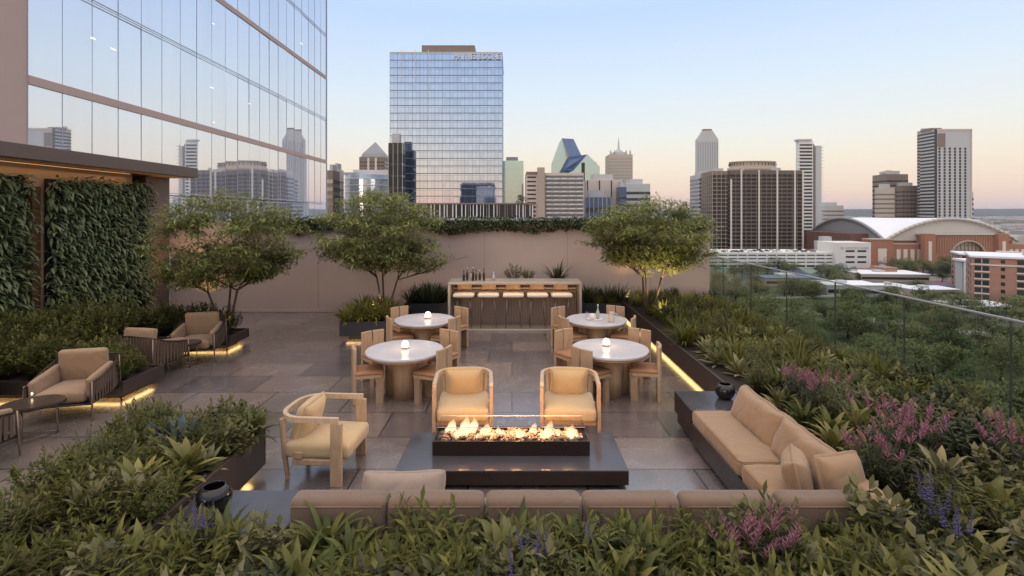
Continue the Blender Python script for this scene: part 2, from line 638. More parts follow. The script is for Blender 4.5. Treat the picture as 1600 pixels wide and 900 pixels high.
MB().box(-.27, -.24, 10.46, 10.49, .9, 1.3, .005).build('handle', M['metal_dark'], dr)
MB().box(-.05, .015, 10.56, 10.74, 0, 3.42, .005).build('door_panel', M['walnut'], pv)

cv = MB().box(.05, .06, 4.0, 13.2, 3.872, 3.88).build('cove_led', emis('cove_led', (1, .6, .28), .8), pv)
cl_ = bpy.data.lights.new('cove_light', 'AREA')
cl_.shape = 'RECTANGLE'
cl_.size, cl_.size_y = .04, 9.0
cl_.color = (1, .58, .26)
cl_.energy = 9
clo = bpy.data.objects.new('cove_light', cl_)
COL.objects.link(clo)
clo.parent = pv
clo.location = (.09, 8.6, 3.84)
clo.rotation_euler = (0, R(-25), 0)
M['seal'] = mat('joint_seal', (.06, .065, .06), .4)
# glass balustrade on the right
gb = thing('glass_balustrade', 'frameless tinted glass balustrade along the right edge of the terrace', 'glass railing', (5.7, 0, 0))
ys = [14.78, 13.82, 12.22, 10.63, 9.03, 7.44, 5.85, 4.26, 2.67, 1.08, -.5]
for a, b in zip(ys[1:], ys[:-1]):
    MB().box(-.008, .008, a + .008, b - .008, .30, 1.64).build('glass_panel', M['rail_glass'], gb)
for y in ys[1:]:
    MB().box(-.01, .01, y - .0065, y + .0065, .30, 1.64).build('joint_seal', M['seal'], gb)
MB().box(-.014, .014, -.6, 14.79, 1.642, 1.665, .003).build('top_rail', M['coping'], gb)
MB().box(-.05, .05, -.6, 14.79, .16, .298, .004).build('base_channel', M['metal_dark'], gb)
MB().box(-.09, .06, -2, 14.8, -.18, .158).build('kerb', M['concrete'], gb)

# ================================================================== planters
LEDW = 1.6
def led(x0, x1, y0, y1, parent, z=.090, power=None, axis='x'):
    """a real LED strip under the planter's overhang: glowing tape and its lamp"""
    MB().box(x0, x1, y0, y1, z, z + .006).build('led_strip', M['led'], parent)
    L = max(x1 - x0, y1 - y0)
    ld = bpy.data.lights.new('led_light', 'AREA')
    ld.shape = 'RECTANGLE'
    ld.size = max(.11, x1 - x0)
    ld.size_y = max(.11, y1 - y0)
    ld.color = (1.0, .62, .22)
    ld.energy = (power or LEDW) * L
    lo = bpy.data.objects.new('led_light', ld)
    COL.objects.link(lo)
    lo.parent = parent
    lo.location = ((x0 + x1) / 2, (y0 + y1) / 2, z - .004)

def planter(label, x0, x1, y0, y1, h, m, sides='', group=None, wall=.035, over=.17):
    t = thing('planter', label, 'planter', ((x0 + x1) / 2, (y0 + y1) / 2, 0), 0, group)
    ax, ay = (x1 - x0) / 2, (y1 - y0) / 2
    zb = .10 if sides else 0
    b = MB()
    b.box(-ax, ax, -ay, -ay + wall, zb, h, .004).box(-ax, ax, ay - wall, ay, zb, h, .004)
    b.box(-ax, -ax + wall, -ay + wall, ay - wall, zb, h, .004).box(ax - wall, ax, -ay + wall, ay - wall, zb, h, .004)
    b.box(-ax + wall, ax - wall, -ay + wall, ay - wall, zb, zb + .02)
    b.build('box', m, t)
    MB().box(-ax + wall, ax - wall, -ay + wall, ay - wall, h - .12, h - .05).build('soil', M['soil'], t)
    if sides:
        MB().box(-ax + over, ax - over, -ay + over, ay - over, 0, zb - .002).build('plinth', M['black'], t)
        if 'L' in sides: led(-ax + .12, -ax + .13, -ay + .12, ay - .12, t)
        if 'R' in sides: led(ax - .13, ax - .12, -ay + .12, ay - .12, t)
        if 'F' in sides: led(-ax + .12, ax - .12, -ay + .12, -ay + .13, t)
        if 'B' in sides: led(-ax + .12, ax - .12, ay - .13, ay - .12, t)
    return t

planter('long dark planter in front of the glass balustrade', 3.0, 5.58, .2, 14.6, .47, M['planter'], 'L')
planter('wide dark planter across the front behind the sofa backs', -4.35, 2.96, 1.2, 3.80, .34, M['planter'], '')
planter('dark planter with bright broad leaves left of the barrel chair', -4.15, -2.72, 3.84, 5.66, .5, M['planter'], 'RB')
planter('low planter between the two armchair nooks', -9.2, -5.9, 7.78, 8.70, .31, M['planter'], 'FR', 'low planters along the pavilion')
planter('low planter holding the tree beside the pavilion', -9.2, -5.9, 10.70, 11.50, .29, M['planter'], 'FR', 'low planters along the pavilion')
planter('long hedge planter against the pavilion green wall', -9.6, -7.75, 4.9, 7.74, .31, M['planter'])
planter('hedge planter behind the far armchair nook', -9.6, -7.75, 8.74, 10.66, .31, M['planter'])
planter('square dark planter of strappy plants under the middle tree', -3.88, -2.85, 11.5, 12.9, .44, M['planter_b'], 'F')
planter('dark planter against the back wall left of the bar', -2.9, -1.72, 13.75, 14.70, .44, M['planter_b'])
planter('dark planter against the back wall right of the bar', 1.92, 2.97, 13.75, 14.70, .44, M['planter_b'])

# warm uplights on the wall behind the trees
def spot(x, y, z, energy, parent=None, col=(1.0, .58, .25), r=.05, size=110, rx=0, ry=0):
    ld = bpy.data.lights.new('uplight', 'SPOT')
    ld.energy = energy
    ld.color = col
    ld.shadow_soft_size = r
    ld.spot_size = R(size)
    ld.spot_blend = .9
    lo = bpy.data.objects.new('uplight_lamp', ld)
    COL.objects.link(lo)
    lo.location = (x, y, z)
    lo.rotation_euler = (R(180) + rx, ry, 0)
    return lo
def uplight(x, y, z, energy, label, **k):
    t = thing('uplight', label, 'garden light', (x, y, z), 0, 'uplights among the plants')
    MB().lathe([(.03, -.10), (.03, .02), (.036, .03), (.036, .05)], 12).build('lamp_body', M['metal_dark'], t)
    MB().lathe([(.028, .052), (.028, .056)], 12).build('lens', emis('uplight_lens', (1, .7, .35), 2.5), t)
    lo = spot(0, 0, .07, energy, **k)
    lo.parent = t
uplight(-8.8, 14.25, .1, 200, 'small uplight at the foot of the back wall by the pavilion')
uplight(-6.2, 10.95, .35, 110, 'small uplight under the left tree')
uplight(-3.25, 12.1, .5, 200, 'small uplight under the middle tree', col=(1, .72, .34))
uplight(3.5, 12.0, .5, 210, 'small uplight under the right tree', col=(1, .75, .34))
uplight(3.2, 14.2, .5, 110, 'small uplight at the back wall behind the right tree')

# ================================================================== left glass tower
TX = -17.7
M['tower_glass'] = mirror_glass('tower_glass', (.50, .54, .66), (.90, .92, .97), .79, .014, .05, .12)
M['tower_frame'] = mat('tower_frame', (.50, .52, .60), .5, var=.05)
lt = thing('glass_tower', 'tall mirror glass tower with thin pink floor bands beyond the left pavilion', 'tower', (TX, 0, 0))
Y0, Y1, DY = 18.72, 48.8, 1.4324
NC = 21
bands = [EYE + (r_ * 17.7) for r_ in (-.40, -.174, .052, .276, .502, .728, .954, 1.18, 1.406)]
MB().box(-34, -.35, Y0, Y1 - .02, GZ, 31.5).build('core', M['planter_b'], lt)
MB().box(-34, -.02, 6.0, Y0, GZ, 31.5).build('stone_wall', M['conc_pink'], lt)
MB().box(-33, -1, Y0 + 1, Y1 - 1, 31.5, 33.5).build('roof_plant', M['concrete'], lt)
pr = random.Random(5)
npane = 0
pane_me = {}
for bi in range(len(bands) - 1):
    z0, z1 = bands[bi], bands[bi + 1]
    for c in range(NC):
        if bi < 2:
            continue
        ya = Y0 + c * DY
        if npane >= 100 and bi != 2 and bi < 7:
            pass
        key = round(z1 - z0, 3)
        if key not in pane_me:
            h = z1 - z0
            pane_me[key] = MB().box(-.02, .0, .008, DY - .008, .012, h - .012).mesh('window_pane', M['tower_glass'])
        o = bpy.data.objects.new('window_pane', pane_me[key])
        # keep about a hundred as panes of their own, the rest of the facade as one mesh
        if (bi in (3, 4, 5)) or (bi == 2 and c < 21) or (bi == 6 and c >= 12):
            COL.objects.link(o)
            o.parent = lt
            o.location = (0, ya, z0)
            o.rotation_euler = (0, R(pr.uniform(-.14, .14)), R(pr.uniform(-.30, .30)))
            npane += 1
        else:
            bpy.data.objects.remove(o)
rest = MB()
for bi in range(len(bands) - 1):
    for c in range(NC):
        if (bi in (2, 3, 4, 5)) or (bi == 6 and c >= 12):
            continue
        ya = Y0 + c * DY
        rest.box(-.02, 0, ya + .02, ya + DY - .02, bands[bi] + .03, bands[bi + 1] - .03)
tag(rest.build('window_pane', M['tower_glass'], lt), kind='stuff')
mb = MB()
for c in range(NC + 1):
    y = Y0 + c * DY
    mb.box(-.06, .012, y - .007, y + .007, GZ + 2, bands[-1])
mb.build('mullion_grid', M['tower_frame'], lt)
for i, z in enumerate(bands):
    if i in (1, 3, 5, 7):
        MB().box(-.3, .05, Y0, Y1 + .05, z - .17, z + .17, .01).build('floor_band', M['conc_pink'], lt)
    else:
        MB().box(-.3, .02, Y0, Y1, z - .13, z - .09).box(-.3, .02, Y0, Y1, z + .09, z + .13).build('transom', M['tower_frame'], lt)
eb = MB()
for k in range(12):
    eb.box(-17 + k * 1.42 - .68, -17 + k * 1.42 + .68, Y1 - .02, Y1 + .01, GZ + 3, 30)
eb.build('end_glazing', M['tower_glass'], lt)
MB().box(-.08, .06, Y1, Y1 + .08, GZ, 31.4, .01).build('corner_post', M['tower_frame'], lt)
for (px, py, wz) in ((177, 77, .10), (145, 60, .08), (331, 137, .10), (390, 162, .05), (334, 191, .05), (333, 37, .05), (471, 68, .22)):
    d = 17.7 * 800 / (800 - px)
    z = EYE + (333 - py) * d / 800
    MB().box(.004, .02, d - .05 - wz, d + .05 + wz, z - .03, z + .03, .01).build('lit_ceiling_lamp', emis('interior_lamp', (1, .93, .8), .95), lt)

# ================================================================== city far below
def ground_mat():
    m, t, p = new_mat('city_ground')
    tcn = t.nodes.new('ShaderNodeTexCoord')
    n = t.nodes.new('ShaderNodeTexNoise')
    n.inputs['Scale'].default_value = .004
    n.inputs['Detail'].default_value = 10
    t.links.new(tcn.outputs['Object'], n.inputs['Vector'])
    vo = t.nodes.new('ShaderNodeTexVoronoi')
    vo.inputs['Scale'].default_value = .02
    t.links.new(tcn.outputs['Object'], vo.inputs['Vector'])
    r = t.nodes.new('ShaderNodeValToRGB')
    r.color_ramp.elements[0].color = (.035, .05, .022, 1)
    r.color_ramp.elements[1].color = (.14, .13, .11, 1)
    r.color_ramp.elements[0].position = .4
    r.color_ramp.elements[1].position = .62
    t.links.new(n.outputs['Fac'], r.inputs[0])
    mx = t.nodes.new('ShaderNodeMix')
    mx.data_type = 'RGBA'
    mx.inputs['Factor'].default_value = .18
    t.links.new(r.outputs[0], mx.inputs['A'])
    t.links.new(vo.outputs['Color'], mx.inputs['B'])
    t.links.new(mx.outputs['Result'], p.inputs['Base Color'])
    p.inputs['Roughness'].default_value = .95
    return m
M['ground'] = ground_mat()
tag(MB().box(-9000, 9000, -2000, 14000, GZ - 1, GZ).build('ground', M['ground']), kind='structure')
M['asphalt'] = mat('asphalt', (.10, .10, .10), .9, var=.2, scale=.2)
M['path'] = mat('pale_paving', (.30, .29, .27), .9, var=.15, scale=.1)
M['grass_ground'] = mat('lawn', (.06, .078, .03), .95, var=.35, scale=.15)
tag(MB().box(60, 300, 60, 300, GZ + .004, GZ + .008).build('lawn', M['grass_ground']), kind='structure')
rb = MB()
rb.sweep([(118, 232, 0), (140, 210, 0), (160, 188, 0), (185, 170, 0), (220, 152, 0), (270, 136, 0)], 9, .004)
tag(rb.build('park_road', M['path'], None, (0, 0, GZ + .016)), kind='structure')
rb = MB()
rb.sweep([(70, 262, 0), (130, 262, 0), (200, 275, 0), (300, 300, 0)], 12, .004)
tag(rb.build('street', M['asphalt'], None, (0, 0, GZ + .024)), kind='structure')
rb = MB().sweep([(70, 255.5, 0), (130, 255.5, 0), (200, 268.5, 0), (300, 293, 0)], .8, .9)  # added pale bar imitating the terrace's reflection in the balustrade glass
tag(rb.build('reflection_strip', M['white_conc'], None, (0, 0, GZ + .46)), 'low pale strip imitating a terrace reflection in the glass balustrade', 'parapet')
# hills on the horizon
def hills_mat():
    return mat('hill_woods', (.025, .035, .04), .95, var=.2, scale=.002)
hb = MB()
hr = random.Random(3)
nx = 120
rows = []
for j in range(6):
    row = []
    for i in range(nx + 1):
        x = -8500 + 17000 * i / nx
        y = 6200 + j * 500
        h = (math.sin(j / 5 * math.pi)) * (46 + 34 * noise.noise(Vector((x / 900, j * .2, 1.3))) + 16 * noise.noise(Vector((x / 260, j * .4, 7))))
        row.append(hb.bm.verts.new((x, y, GZ + max(0, h + (52 if j in (1, 2, 3, 4) else 0)))))
    rows.append(row)
for j in range(5):
    for i in range(nx):
        hb.bm.faces.new((rows[j][i], rows[j][i + 1], rows[j + 1][i + 1], rows[j + 1][i])).smooth = True
tag(hb.build('hills', hills_mat()), kind='structure')

M['win_dark'] = mat('window_dark', (.03, .032, .038), .12, var=.3, scale=.1)
M['win_soft'] = mat('window_soft', (.15, .14, .15), .2, var=.3, scale=.2)
M['win_blue'] = mat('window_blue', (.08, .12, .22), .1, metal=.6, var=.3, scale=.05)
M['win_mirror'] = mirror_glass('city_glass', (.10, .15, .28), (.58, .66, .82), .84, .03, .08, .2)
M['win_pale'] = mirror_glass('pale_glass', (.30, .42, .42), (.62, .76, .72), .6, .05, .05, .05)
M['bronze_glass'] = mat('bronze_glass', (.022, .018, .015), .12, metal=.4, var=.5, scale=.03)
M['beige'] = mat('beige_stone', (.52, .46, .39), .8, var=.06, scale=.05)
M['tan'] = mat('tan_stone', (.42, .345, .28), .8, var=.06, scale=.05)
M['rib'] = mat('cream_rib', (.66, .60, .53), .7, var=.05, scale=.05)
M['brown'] = mat('brown_stone', (.22, .17, .14), .8, var=.08, scale=.05)
M['greyb'] = mat('grey_stone', (.48, .48, .49), .8, var=.06, scale=.05)
M['white'] = mat('white_panel', (.72, .71, .70), .7, var=.05, scale=.05)
M['pinkish'] = mat('pink_concrete', (.60, .51, .47), .8, var=.06, scale=.05)
M['brick'] = mat('brick', (.34, .155, .10), .85, var=.15, scale=.3)
M['brick_p'] = mat('pink_brick', (.36, .195, .145), .85, var=.12, scale=.3)
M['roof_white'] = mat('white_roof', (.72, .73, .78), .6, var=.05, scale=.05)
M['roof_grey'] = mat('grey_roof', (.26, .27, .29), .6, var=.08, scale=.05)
M['gable'] = mat('gable_panel', (.50, .47, .44), .7, var=.06, scale=.05)

def px2x(px, d):
    return (px - 800.0) * d / 800.0
def py2z(py, d):
    return EYE - (py - 333.0) * d / 800.0

def slab_tower(label, cat, xl, xr, ytop, d, depth, floors, wallm, winm, ribs=0, ribw=.6, band=.5, name='tower', proud=.12,
               ribm=None, zb=None, rz=0, group=None, top=None, skip=1):
    """block of storeys: body, one window band per storey, vertical ribs"""
    x0, x1 = px2x(xl, d), px2x(xr, d)
    zt = py2z(ytop, d)
    z0 = GZ if zb is None else zb
    t = thing(name, label, cat, ((x0 + x1) / 2, d + depth / 2, z0), rz, group)
    hx, hy, H = (x1 - x0) / 2, depth / 2, zt - z0
    MB().box(-hx, hx, -hy, hy, 0, H, .1).build('wall', wallm, t)
    fh = H / (floors + 1)
    wb = None
    for k in range(skip, floors):
        zz = fh * (k + .3)
        if wb is None:
            m0 = MB()
            a, b, q = hx + proud, hy + proud, fh * band
            m0.box(-a, a, -b, -hy, 0, q)
            m0.box(-a, -hx, -hy, hy, 0, q).box(hx, a, -hy, hy, 0, q).box(-a, a, hy, b, 0, q)
            wb = m0.build('window_band', winm, t, (0, 0, zz))
        else:
            o = wb.copy()
            COL.objects.link(o)
            o.parent = t
            o.location = (0, 0, zz)
    if ribs:
        pitch = 2 * hx / ribs
        rme = MB().box(-ribw / 2, ribw / 2, -hy - proud * 2, -hy + .05, 0, H - .3).mesh('rib', ribm or wallm)
        for k in range(ribs + 1):
            o = bpy.data.objects.new('rib', rme)
            COL.objects.link(o)
            o.parent = t
            o.location = (-hx + k * pitch, 0, 0)
        rme2 = MB().box(-hx - proud * 2, -hx + .05, -ribw / 2, ribw / 2, 0, H - .3).mesh('rib', ribm or wallm)
        side = -1 if x0 > 0 else 1
        n2 = max(2, int(depth / pitch))
        for k in range(n2 + 1):
            o = bpy.data.objects.new('rib', rme2)
            COL.objects.link(o)
            o.parent = t
            o.location = ((0 if side < 0 else 2 * hx), -hy + k * depth / n2, 0)
    MB().box(-hx * .6, hx * .5, -hy * .6, hy * .6, H, H + fh * .8).build('roof_plant', M['greyb'], t)
    return t, hx, hy, H, fh

def text_mesh(name, body, size, m, parent, loc, rotx=R(90), depth=.15):
    cu = bpy.data.curves.new(name, 'FONT')
    cu.body = body
    cu.size = size
    cu.extrude = depth
    cu.align_x = 'CENTER'
    cu.align_y = 'CENTER'
    tmp = bpy.data.objects.new('tmp', cu)
    COL.objects.link(tmp)
    dg = bpy.context.evaluated_depsgraph_get()
    me = bpy.data.meshes.new_from_object(tmp.evaluated_get(dg))
    bpy.data.objects.remove(tmp)
    me.materials.clear()
    me.materials.append(m)
    o = bpy.data.objects.new(name, me)
    COL.objects.link(o)
    o.parent = parent
    o.location = loc
    o.rotation_euler = (rotx, 0, 0)
    return o

# --- the big mirror tower in the middle
D = 280
t = thing('glass_tower', 'broad blue mirror glass office tower with white roof lettering', 'tower', (px2x(697, D), D + 22, GZ))
hx, hy = (px2x(784.5, D) - px2x(609, D)) / 2, 22
H = py2z(82, D) - GZ
MB().box(-hx + .3, hx - .3, -hy + .3, hy, 0, H - .4).build('core', M['win_dark'], t)
NF = 20
z_base = py2z(318, D) - GZ
fh = (H - z_base) / NF
NCOL = 30
gr = random.Random(8)
for k in range(-9, NF):
    z0 = z_base + k * fh
    if z0 < 2:
        continue
    b = MB()
    for c in range(NCOL):
        xa = -hx + c * 2 * hx / NCOL
        ti = gr.uniform(-.0016, .0016)
        cc = MB()
        cc.bm.free()
        cx = xa + hx / NCOL
        b.cbox((cx, -hy + .1, z0 + fh * .37), (2 * hx / NCOL - .05, .12, fh * .725), 0, Matrix.Rotation(ti, 4, 'Z') @ Matrix.Rotation(gr.uniform(-.0014, .0014), 4, 'X'))
        b.cbox((cx, -hy + .1, z0 + fh * .86), (2 * hx / NCOL - .05, .12, fh * .22))
    for c in range(16):
        b.cbox((-hx + .1, -hy + (c + .5) * 2 * hy / 16, z0 + fh * .5), (.12, 2 * hy / 16 - .12, fh * .94), 0, Matrix.Rotation(gr.uniform(-.004, .004), 4, 'Z'))
        b.cbox((hx - .1, -hy + (c + .5) * 2 * hy / 16, z0 + fh * .5), (.12, 2 * hy / 16 - .12, fh * .94))
    b.build('window_band', M['win_mirror'], t)
b = MB()
for c in range(0, NCOL + 1, 2):
    x = -hx + c * 2 * hx / NCOL
    b.box(x - .05, x + .05, -hy - .1, -hy + .3, 2, H)
b.build('mullion_grid', mat('grey_fin', (.06, .09, .15), .5), t)
MB().box(-hx - .1, hx + .1, -hy - .1, hy + .1, H - .4, H + .3, .1).build('parapet', M['greyb'], t)
b = MB()
for k in range(NF + 1):
    z = z_base + k * fh
    b.box(-hx, hx, -hy - .06, -hy + .1, z - .28, z + .12)
tag(b.build('floor_line', mat('spandrel_line', (.11, .15, .22), .4), t), kind='stuff')
x0, x1 = px2x(655, D) - px2x(697, D), px2x(740, D) - px2x(697, D)
MB().box(x0, x1, -14, 12, H + .3, H + 6.6).build('roof_plant', M['brown'], t)
for x in (-hx + 6.5, -hx + 14, -hx + 21):
    MB().box(x - .12, x + .12, -hy - .28, -hy - .1, H - (38 if x > -hx + 20 else 16), H + 1.5).build('light_fin', M['white'], t)
lg = text_mesh('lettering', 'HAYNES BOONE', 4.6, M['white'], t, (hx - 13.8, -hy - .5, H - 2.4), depth=.3)
lg.scale = (.74, 1, 1)
# podium colonnade in front of it
D2 = 268
pc = thing('colonnade_building', 'low dark podium with slim white columns under the mirror tower', 'building', (px2x(735, D2), D2 + 5, GZ))
hx = (px2x(832, D2) - px2x(632, D2)) / 2
Hh = py2z(317, D2) - GZ
MB().box(-hx + .5, hx - .5, -3.5, 5, 0, Hh - .8).build('wall', M['win_dark'], pc)
MB().box(-hx, hx, -5, 5, Hh - .8, Hh, .1).build('roof', M['brown'], pc)
MB().box(-hx, hx, -5, 5, 0, py2z(343, D2) - GZ + .6).build('base', M['greyb'], pc)
cr2 = random.Random(4)
x = -hx + .6
while x < hx:
    wq = cr2.uniform(.22, .6)
    MB().box(x, x + wq, -4.7, -4.1, py2z(343, D2) - GZ + .6, Hh - .8).build('column', M['white'] if cr2.random() < .8 else M['brown'], pc)
    x += wq + cr2.uniform(.7, 2.6)
# added black block imitating a dark reflection at its left foot
t, *_ = slab_tower('slim black block imitating a dark reflection at the left of the mirror tower', 'tower', 607, 629, 223, 262, 6, 12, M['black_glass'], M['black'], 3, .22, .8, 'reflection_block', ribm=M['greyb'])

# --- skyline left of and right of the mirror tower
slab_tower('narrow dark block next to the near glass tower', 'building', 511, 520, 266, 300, 12, 14, M['brown'], M['win_dark'], 0, name='office_block')
slab_tower('narrow cream block beside the round white building', 'building', 520, 527, 264, 310, 12, 14, M['rib'], M['win_dark'], 0, band=.1, name='office_block')
# round white building
D = 320
cx = px2x(567, D)
rr = (px2x(606, D) - px2x(528, D)) / 2
rt = thing('round_office_building', 'round white and pale blue glass building at the foot of the brown tower', 'building', (cx, D + rr, GZ))
Hh = py2z(272, D) - GZ
MB().lathe([(rr, 0), (rr, Hh - 2.5), (rr * .98, Hh)], 40, smooth=False).build('glass_drum', mirror_glass('drum_glass', (.42, .48, .56), (.7, .78, .88), .30, .12, .03, .1), rt)
for k in range(12):
    z = Hh - 3 - k * 4.2
    MB().lathe([(rr + .1, z), (rr + .25, z + .1), (rr + .25, z + .6), (rr + .1, z + .7)], 40).build('floor_band', M['white'], rt)
MB().box(-rr * .55, rr * .9, -rr * .5, rr * .5, Hh, Hh + 3.4).build('roof_plant', M['white'], rt)
MB().box(-rr * .9, -rr * .4, -rr * .6, rr * .2, Hh, Hh + 1.6).build('roof_plant', M['greyb'], rt)
# brown tower with pyramid roof
t, hx, hy, H, fh = slab_tower('brown stone tower with a grey pyramid roof', 'tower', 562, 601, 245, 520, 25, 26, M['brown'], M['win_dark'], 6, .8, .45, 'pyramid_roof_tower')
b = MB()
q = [(-hx, -hy), (hx, -hy), (hx, hy), (-hx, hy)]
vv = [b.bm.verts.new((x * .93, y * .93, H)) for x, y in q]
vt = [b.bm.verts.new((x * .80, y * .80, H + 4)) for x, y in q]
ap = b.bm.verts.new((0, 0, py2z(219, 520) - GZ))
for k in range(4):
    b.bm.faces.new((vv[k], vv[(k + 1) % 4], vt[(k + 1) % 4], vt[k]))
    b.bm.faces.new((vt[k], vt[(k + 1) % 4], ap))
b.bm.faces.new(vv[::-1])
b.build('roof', M['roof_grey'], t)
b = MB()
for s1 in (-1, 1):
    b.box(s1 * hx * .3 - 1, s1 * hx * .3 + 1, -hy - .5, -hy, H - 14, H - 1)
b.build('window_slot', M['rib'], t)
# pale green block right of the mirror tower
t, hx, hy, H, fh = slab_tower('pale green glass block with a chamfered top corner', 'building', 784, 818, 251, 330, 26, 20, M['win_pale'], M['win_pale'], 0, name='pale_office_block', proud=.05)
# rooftop tree
# apartment block with curved balconies
D = 270
x0, x1 = px2x(822, D), px2x(912, D)
ap_ = thing('apartment_building', 'pinkish apartment block with rows of white balconies and a tall lift shaft', 'apartment block', ((x0 + x1) / 2, D + 10, GZ))
hx = (x1 - x0) / 2
H = py2z(270, D) - GZ
MB().box(-hx, hx, -10, 10, 0, H).build('wall', M['pinkish'], ap_)
sx = px2x(845, D) - (x0 + x1) / 2
MB().box(sx - 1.9, sx + 1.9, -12.5, -9.9, 0, py2z(262, D) - GZ, .1).build('lift_shaft', M['tan'], ap_)
MB().box(-hx, sx, -10.3, -9.9, H - 1, H + .6).build('parapet', M['brown'], ap_)
nfl = 24
for k in range(nfl):
    z = H - 2.2 - k * 2.25
    if z < 3: break
    MB().box(sx + 2.4, hx - .3, -10.15, -9.95, z - .6, z + .75).build('window_band', M['win_soft'], ap_)
    b = MB()
    xs = sx + 2.2
    n = 5
    step = (hx - xs) / n
    for i in range(n):
        a, c = xs + i * step + .15, xs + (i + 1) * step - .2
        pts = [(a + (c - a) * s / 6, -10.1 - 1.25 * math.sin(math.pi * s / 6), z - .85) for s in range(7)]
        b.sweep(pts, .2, .55)
    b.build('balcony_row', M['white'], ap_)
    MB().box(-hx + .6, sx - 2.6, -10.12, -9.95, z - .6, z + .3).build('window_band', M['win_dark'], ap_)
# prism tower
D = 520
def P2(px, py, d=D):
    return Vector((px2x(px, d), d, py2z(py, d) - GZ))
pt_ = thing('prism_tower', 'faceted green glass tower with steep blue sloping roofs', 'tower', (0, 0, GZ))
dz = Vector((0, 34, 0))
b = MB()
def face(pl):
    b.bm.faces.new([b.bm.verts.new(v) for v in pl])
def solid(front, dep):
    f = [b.bm.verts.new(v) for v in front]
    k = [b.bm.verts.new(v + Vector((0, dep, 0))) for v in front]
    n = len(f)
    for i in range(n):
        b.bm.faces.new((f[i], f[(i + 1) % n], k[(i + 1) % n], k[i]))
    b.bm.faces.new(f[::-1])
    b.bm.faces.new(k)
base = GZ
def gp(px): return Vector((px2x(px, D), D, 0))
# main rear wedge, front lower wedge: real solids stepping forward
solid([gp(863), gp(918), P2(918, 290), P2(905, 245), P2(896, 217), P2(878, 216), P2(865, 252)], 30)
b.build('glass_shaft', M['win_pale'], pt_)
b = MB()
# upper blue slope, sloping plane in front of shaft
a1, a2 = P2(878, 216), P2(896, 217)
c1, c2 = P2(887, 247), P2(906, 244)
for v in (c1, c2): v.y -= 10
a1.y -= .2
a2.y -= .2
e1, e2 = P2(875, 268), P2(895, 266)
for q in ((a1, a2, c2, c1),):
    face(q)
    face([v + Vector((0, 10.1, -.3)) for v in q][::-1])
face([a1, c1, c1 + Vector((0, 10.1, -.3))])
face([a2, c2 + Vector((0, 10.1, -.3)), c2])
b.build('upper_slope', M['win_blue'], pt_)
b = MB()
f = [gp(880), gp(934), P2(934, 262), P2(915, 243), P2(893, 268), P2(880, 275)]
for v in f: v.y -= 12
solid(f, 11.8)
b.build('glass_wing', M['win_pale'], pt_)
b = MB()
q = [P2(887, 247), P2(914, 243.5), P2(893, 268), P2(876, 268)]
q[0].y -= 10
q[1].y -= 12.4
q[2].y -= 12.8
q[3].y -= 14
face(q)
face([v + Vector((0, .5, -.5)) for v in q][::-1])
b.build('lower_slope', M['win_blue'], pt_)
MB().box(px2x(906, D), px2x(911, D), D - 12.6, D - 12.1, 60, py2z(256, D) - GZ).build('window_slot', M['black_glass'], pt_)
# tan tower with spire
D = 640
t, hx, hy, H, fh = slab_tower('tan tower with small corner turrets and a white spire', 'tower', 952, 988, 241, D, 26, 28, M['beige'], M['tan'], 9, .9, .5, 'spire_tower', ribm=M['beige'])
MB().lathe([(hx * .5, 0), (hx * .45, 4), (1.6, 8), (.9, 16), (.15, 24)], 10).build('spire', M['greyb'], t, (0, 0, H))
for x in (-.85, -.5, .5, .85):
    MB().lathe([(1.0, 0), (1.0, 3.5), (.2, 6)], 8).build('turret', M['greyb'], t, (x * hx, -hy * .85, H))
slab_tower('thin grey slab beside the prism tower', 'building', 928, 934, 258, 560, 10, 20, M['greyb'], M['win_dark'], 0, name='office_block')
slab_tower('cream office block with dark blue glass stripes in front of the spire tower', 'building', 918, 974, 281, 330, 22, 12, M['pinkish'], M['beige'], 3, .8, .15, 'office_block', ribm=M['win_dark'])
slab_tower('low dark blue glass block in front of the cream office', 'building', 914, 955, 308, 300, 18, 9, M['win_blue'], M['win_dark'], 6, .3, .5, 'glass_block', ribm=M['greyb'])
slab_tower('narrow dark blue glass slab right of the cream office', 'building', 967, 979, 292, 322, 8, 12, M['win_blue'], M['win_dark'], 0, band=.3, name='glass_block')
slab_tower('square grey office block behind the right tree', 'building', 979, 1016, 287, 420, 26, 12, M['greyb'], M['win_dark'], 0, band=.42, name='office_block')

# slim grey tower with chamfered top
D = 900
cx = px2x(1106, D)
ct = thing('tapered_tower', 'slim pale grey tower with chamfered top behind the bronze building', 'tower', (cx, D + 5, GZ))
hx = 16.5 * D / 800
Hs, Ht = py2z(218, D) - GZ, py2z(204, D) - GZ
b = MB()
b.extr([(-hx, 0), (hx, 0), (hx, Hs), (hx * .45, Ht), (-hx * .45, Ht), (-hx, Hs)], -5, 5)
b.build('wall', M['greyb'], ct)
for k in range(9):
    x = -hx * .9 + k * hx * 1.8 / 8
    MB().box(x - .8, x + .8, -5.3, -4.9, 0, Hs - 4).build('window_strip', mat('strip_glass', (.30, .31, .34), .3), ct)
MB().box(-hx * .4, hx * .4, -4, 4, Ht, Ht + 3).build('roof_plant', M['brown'], ct)
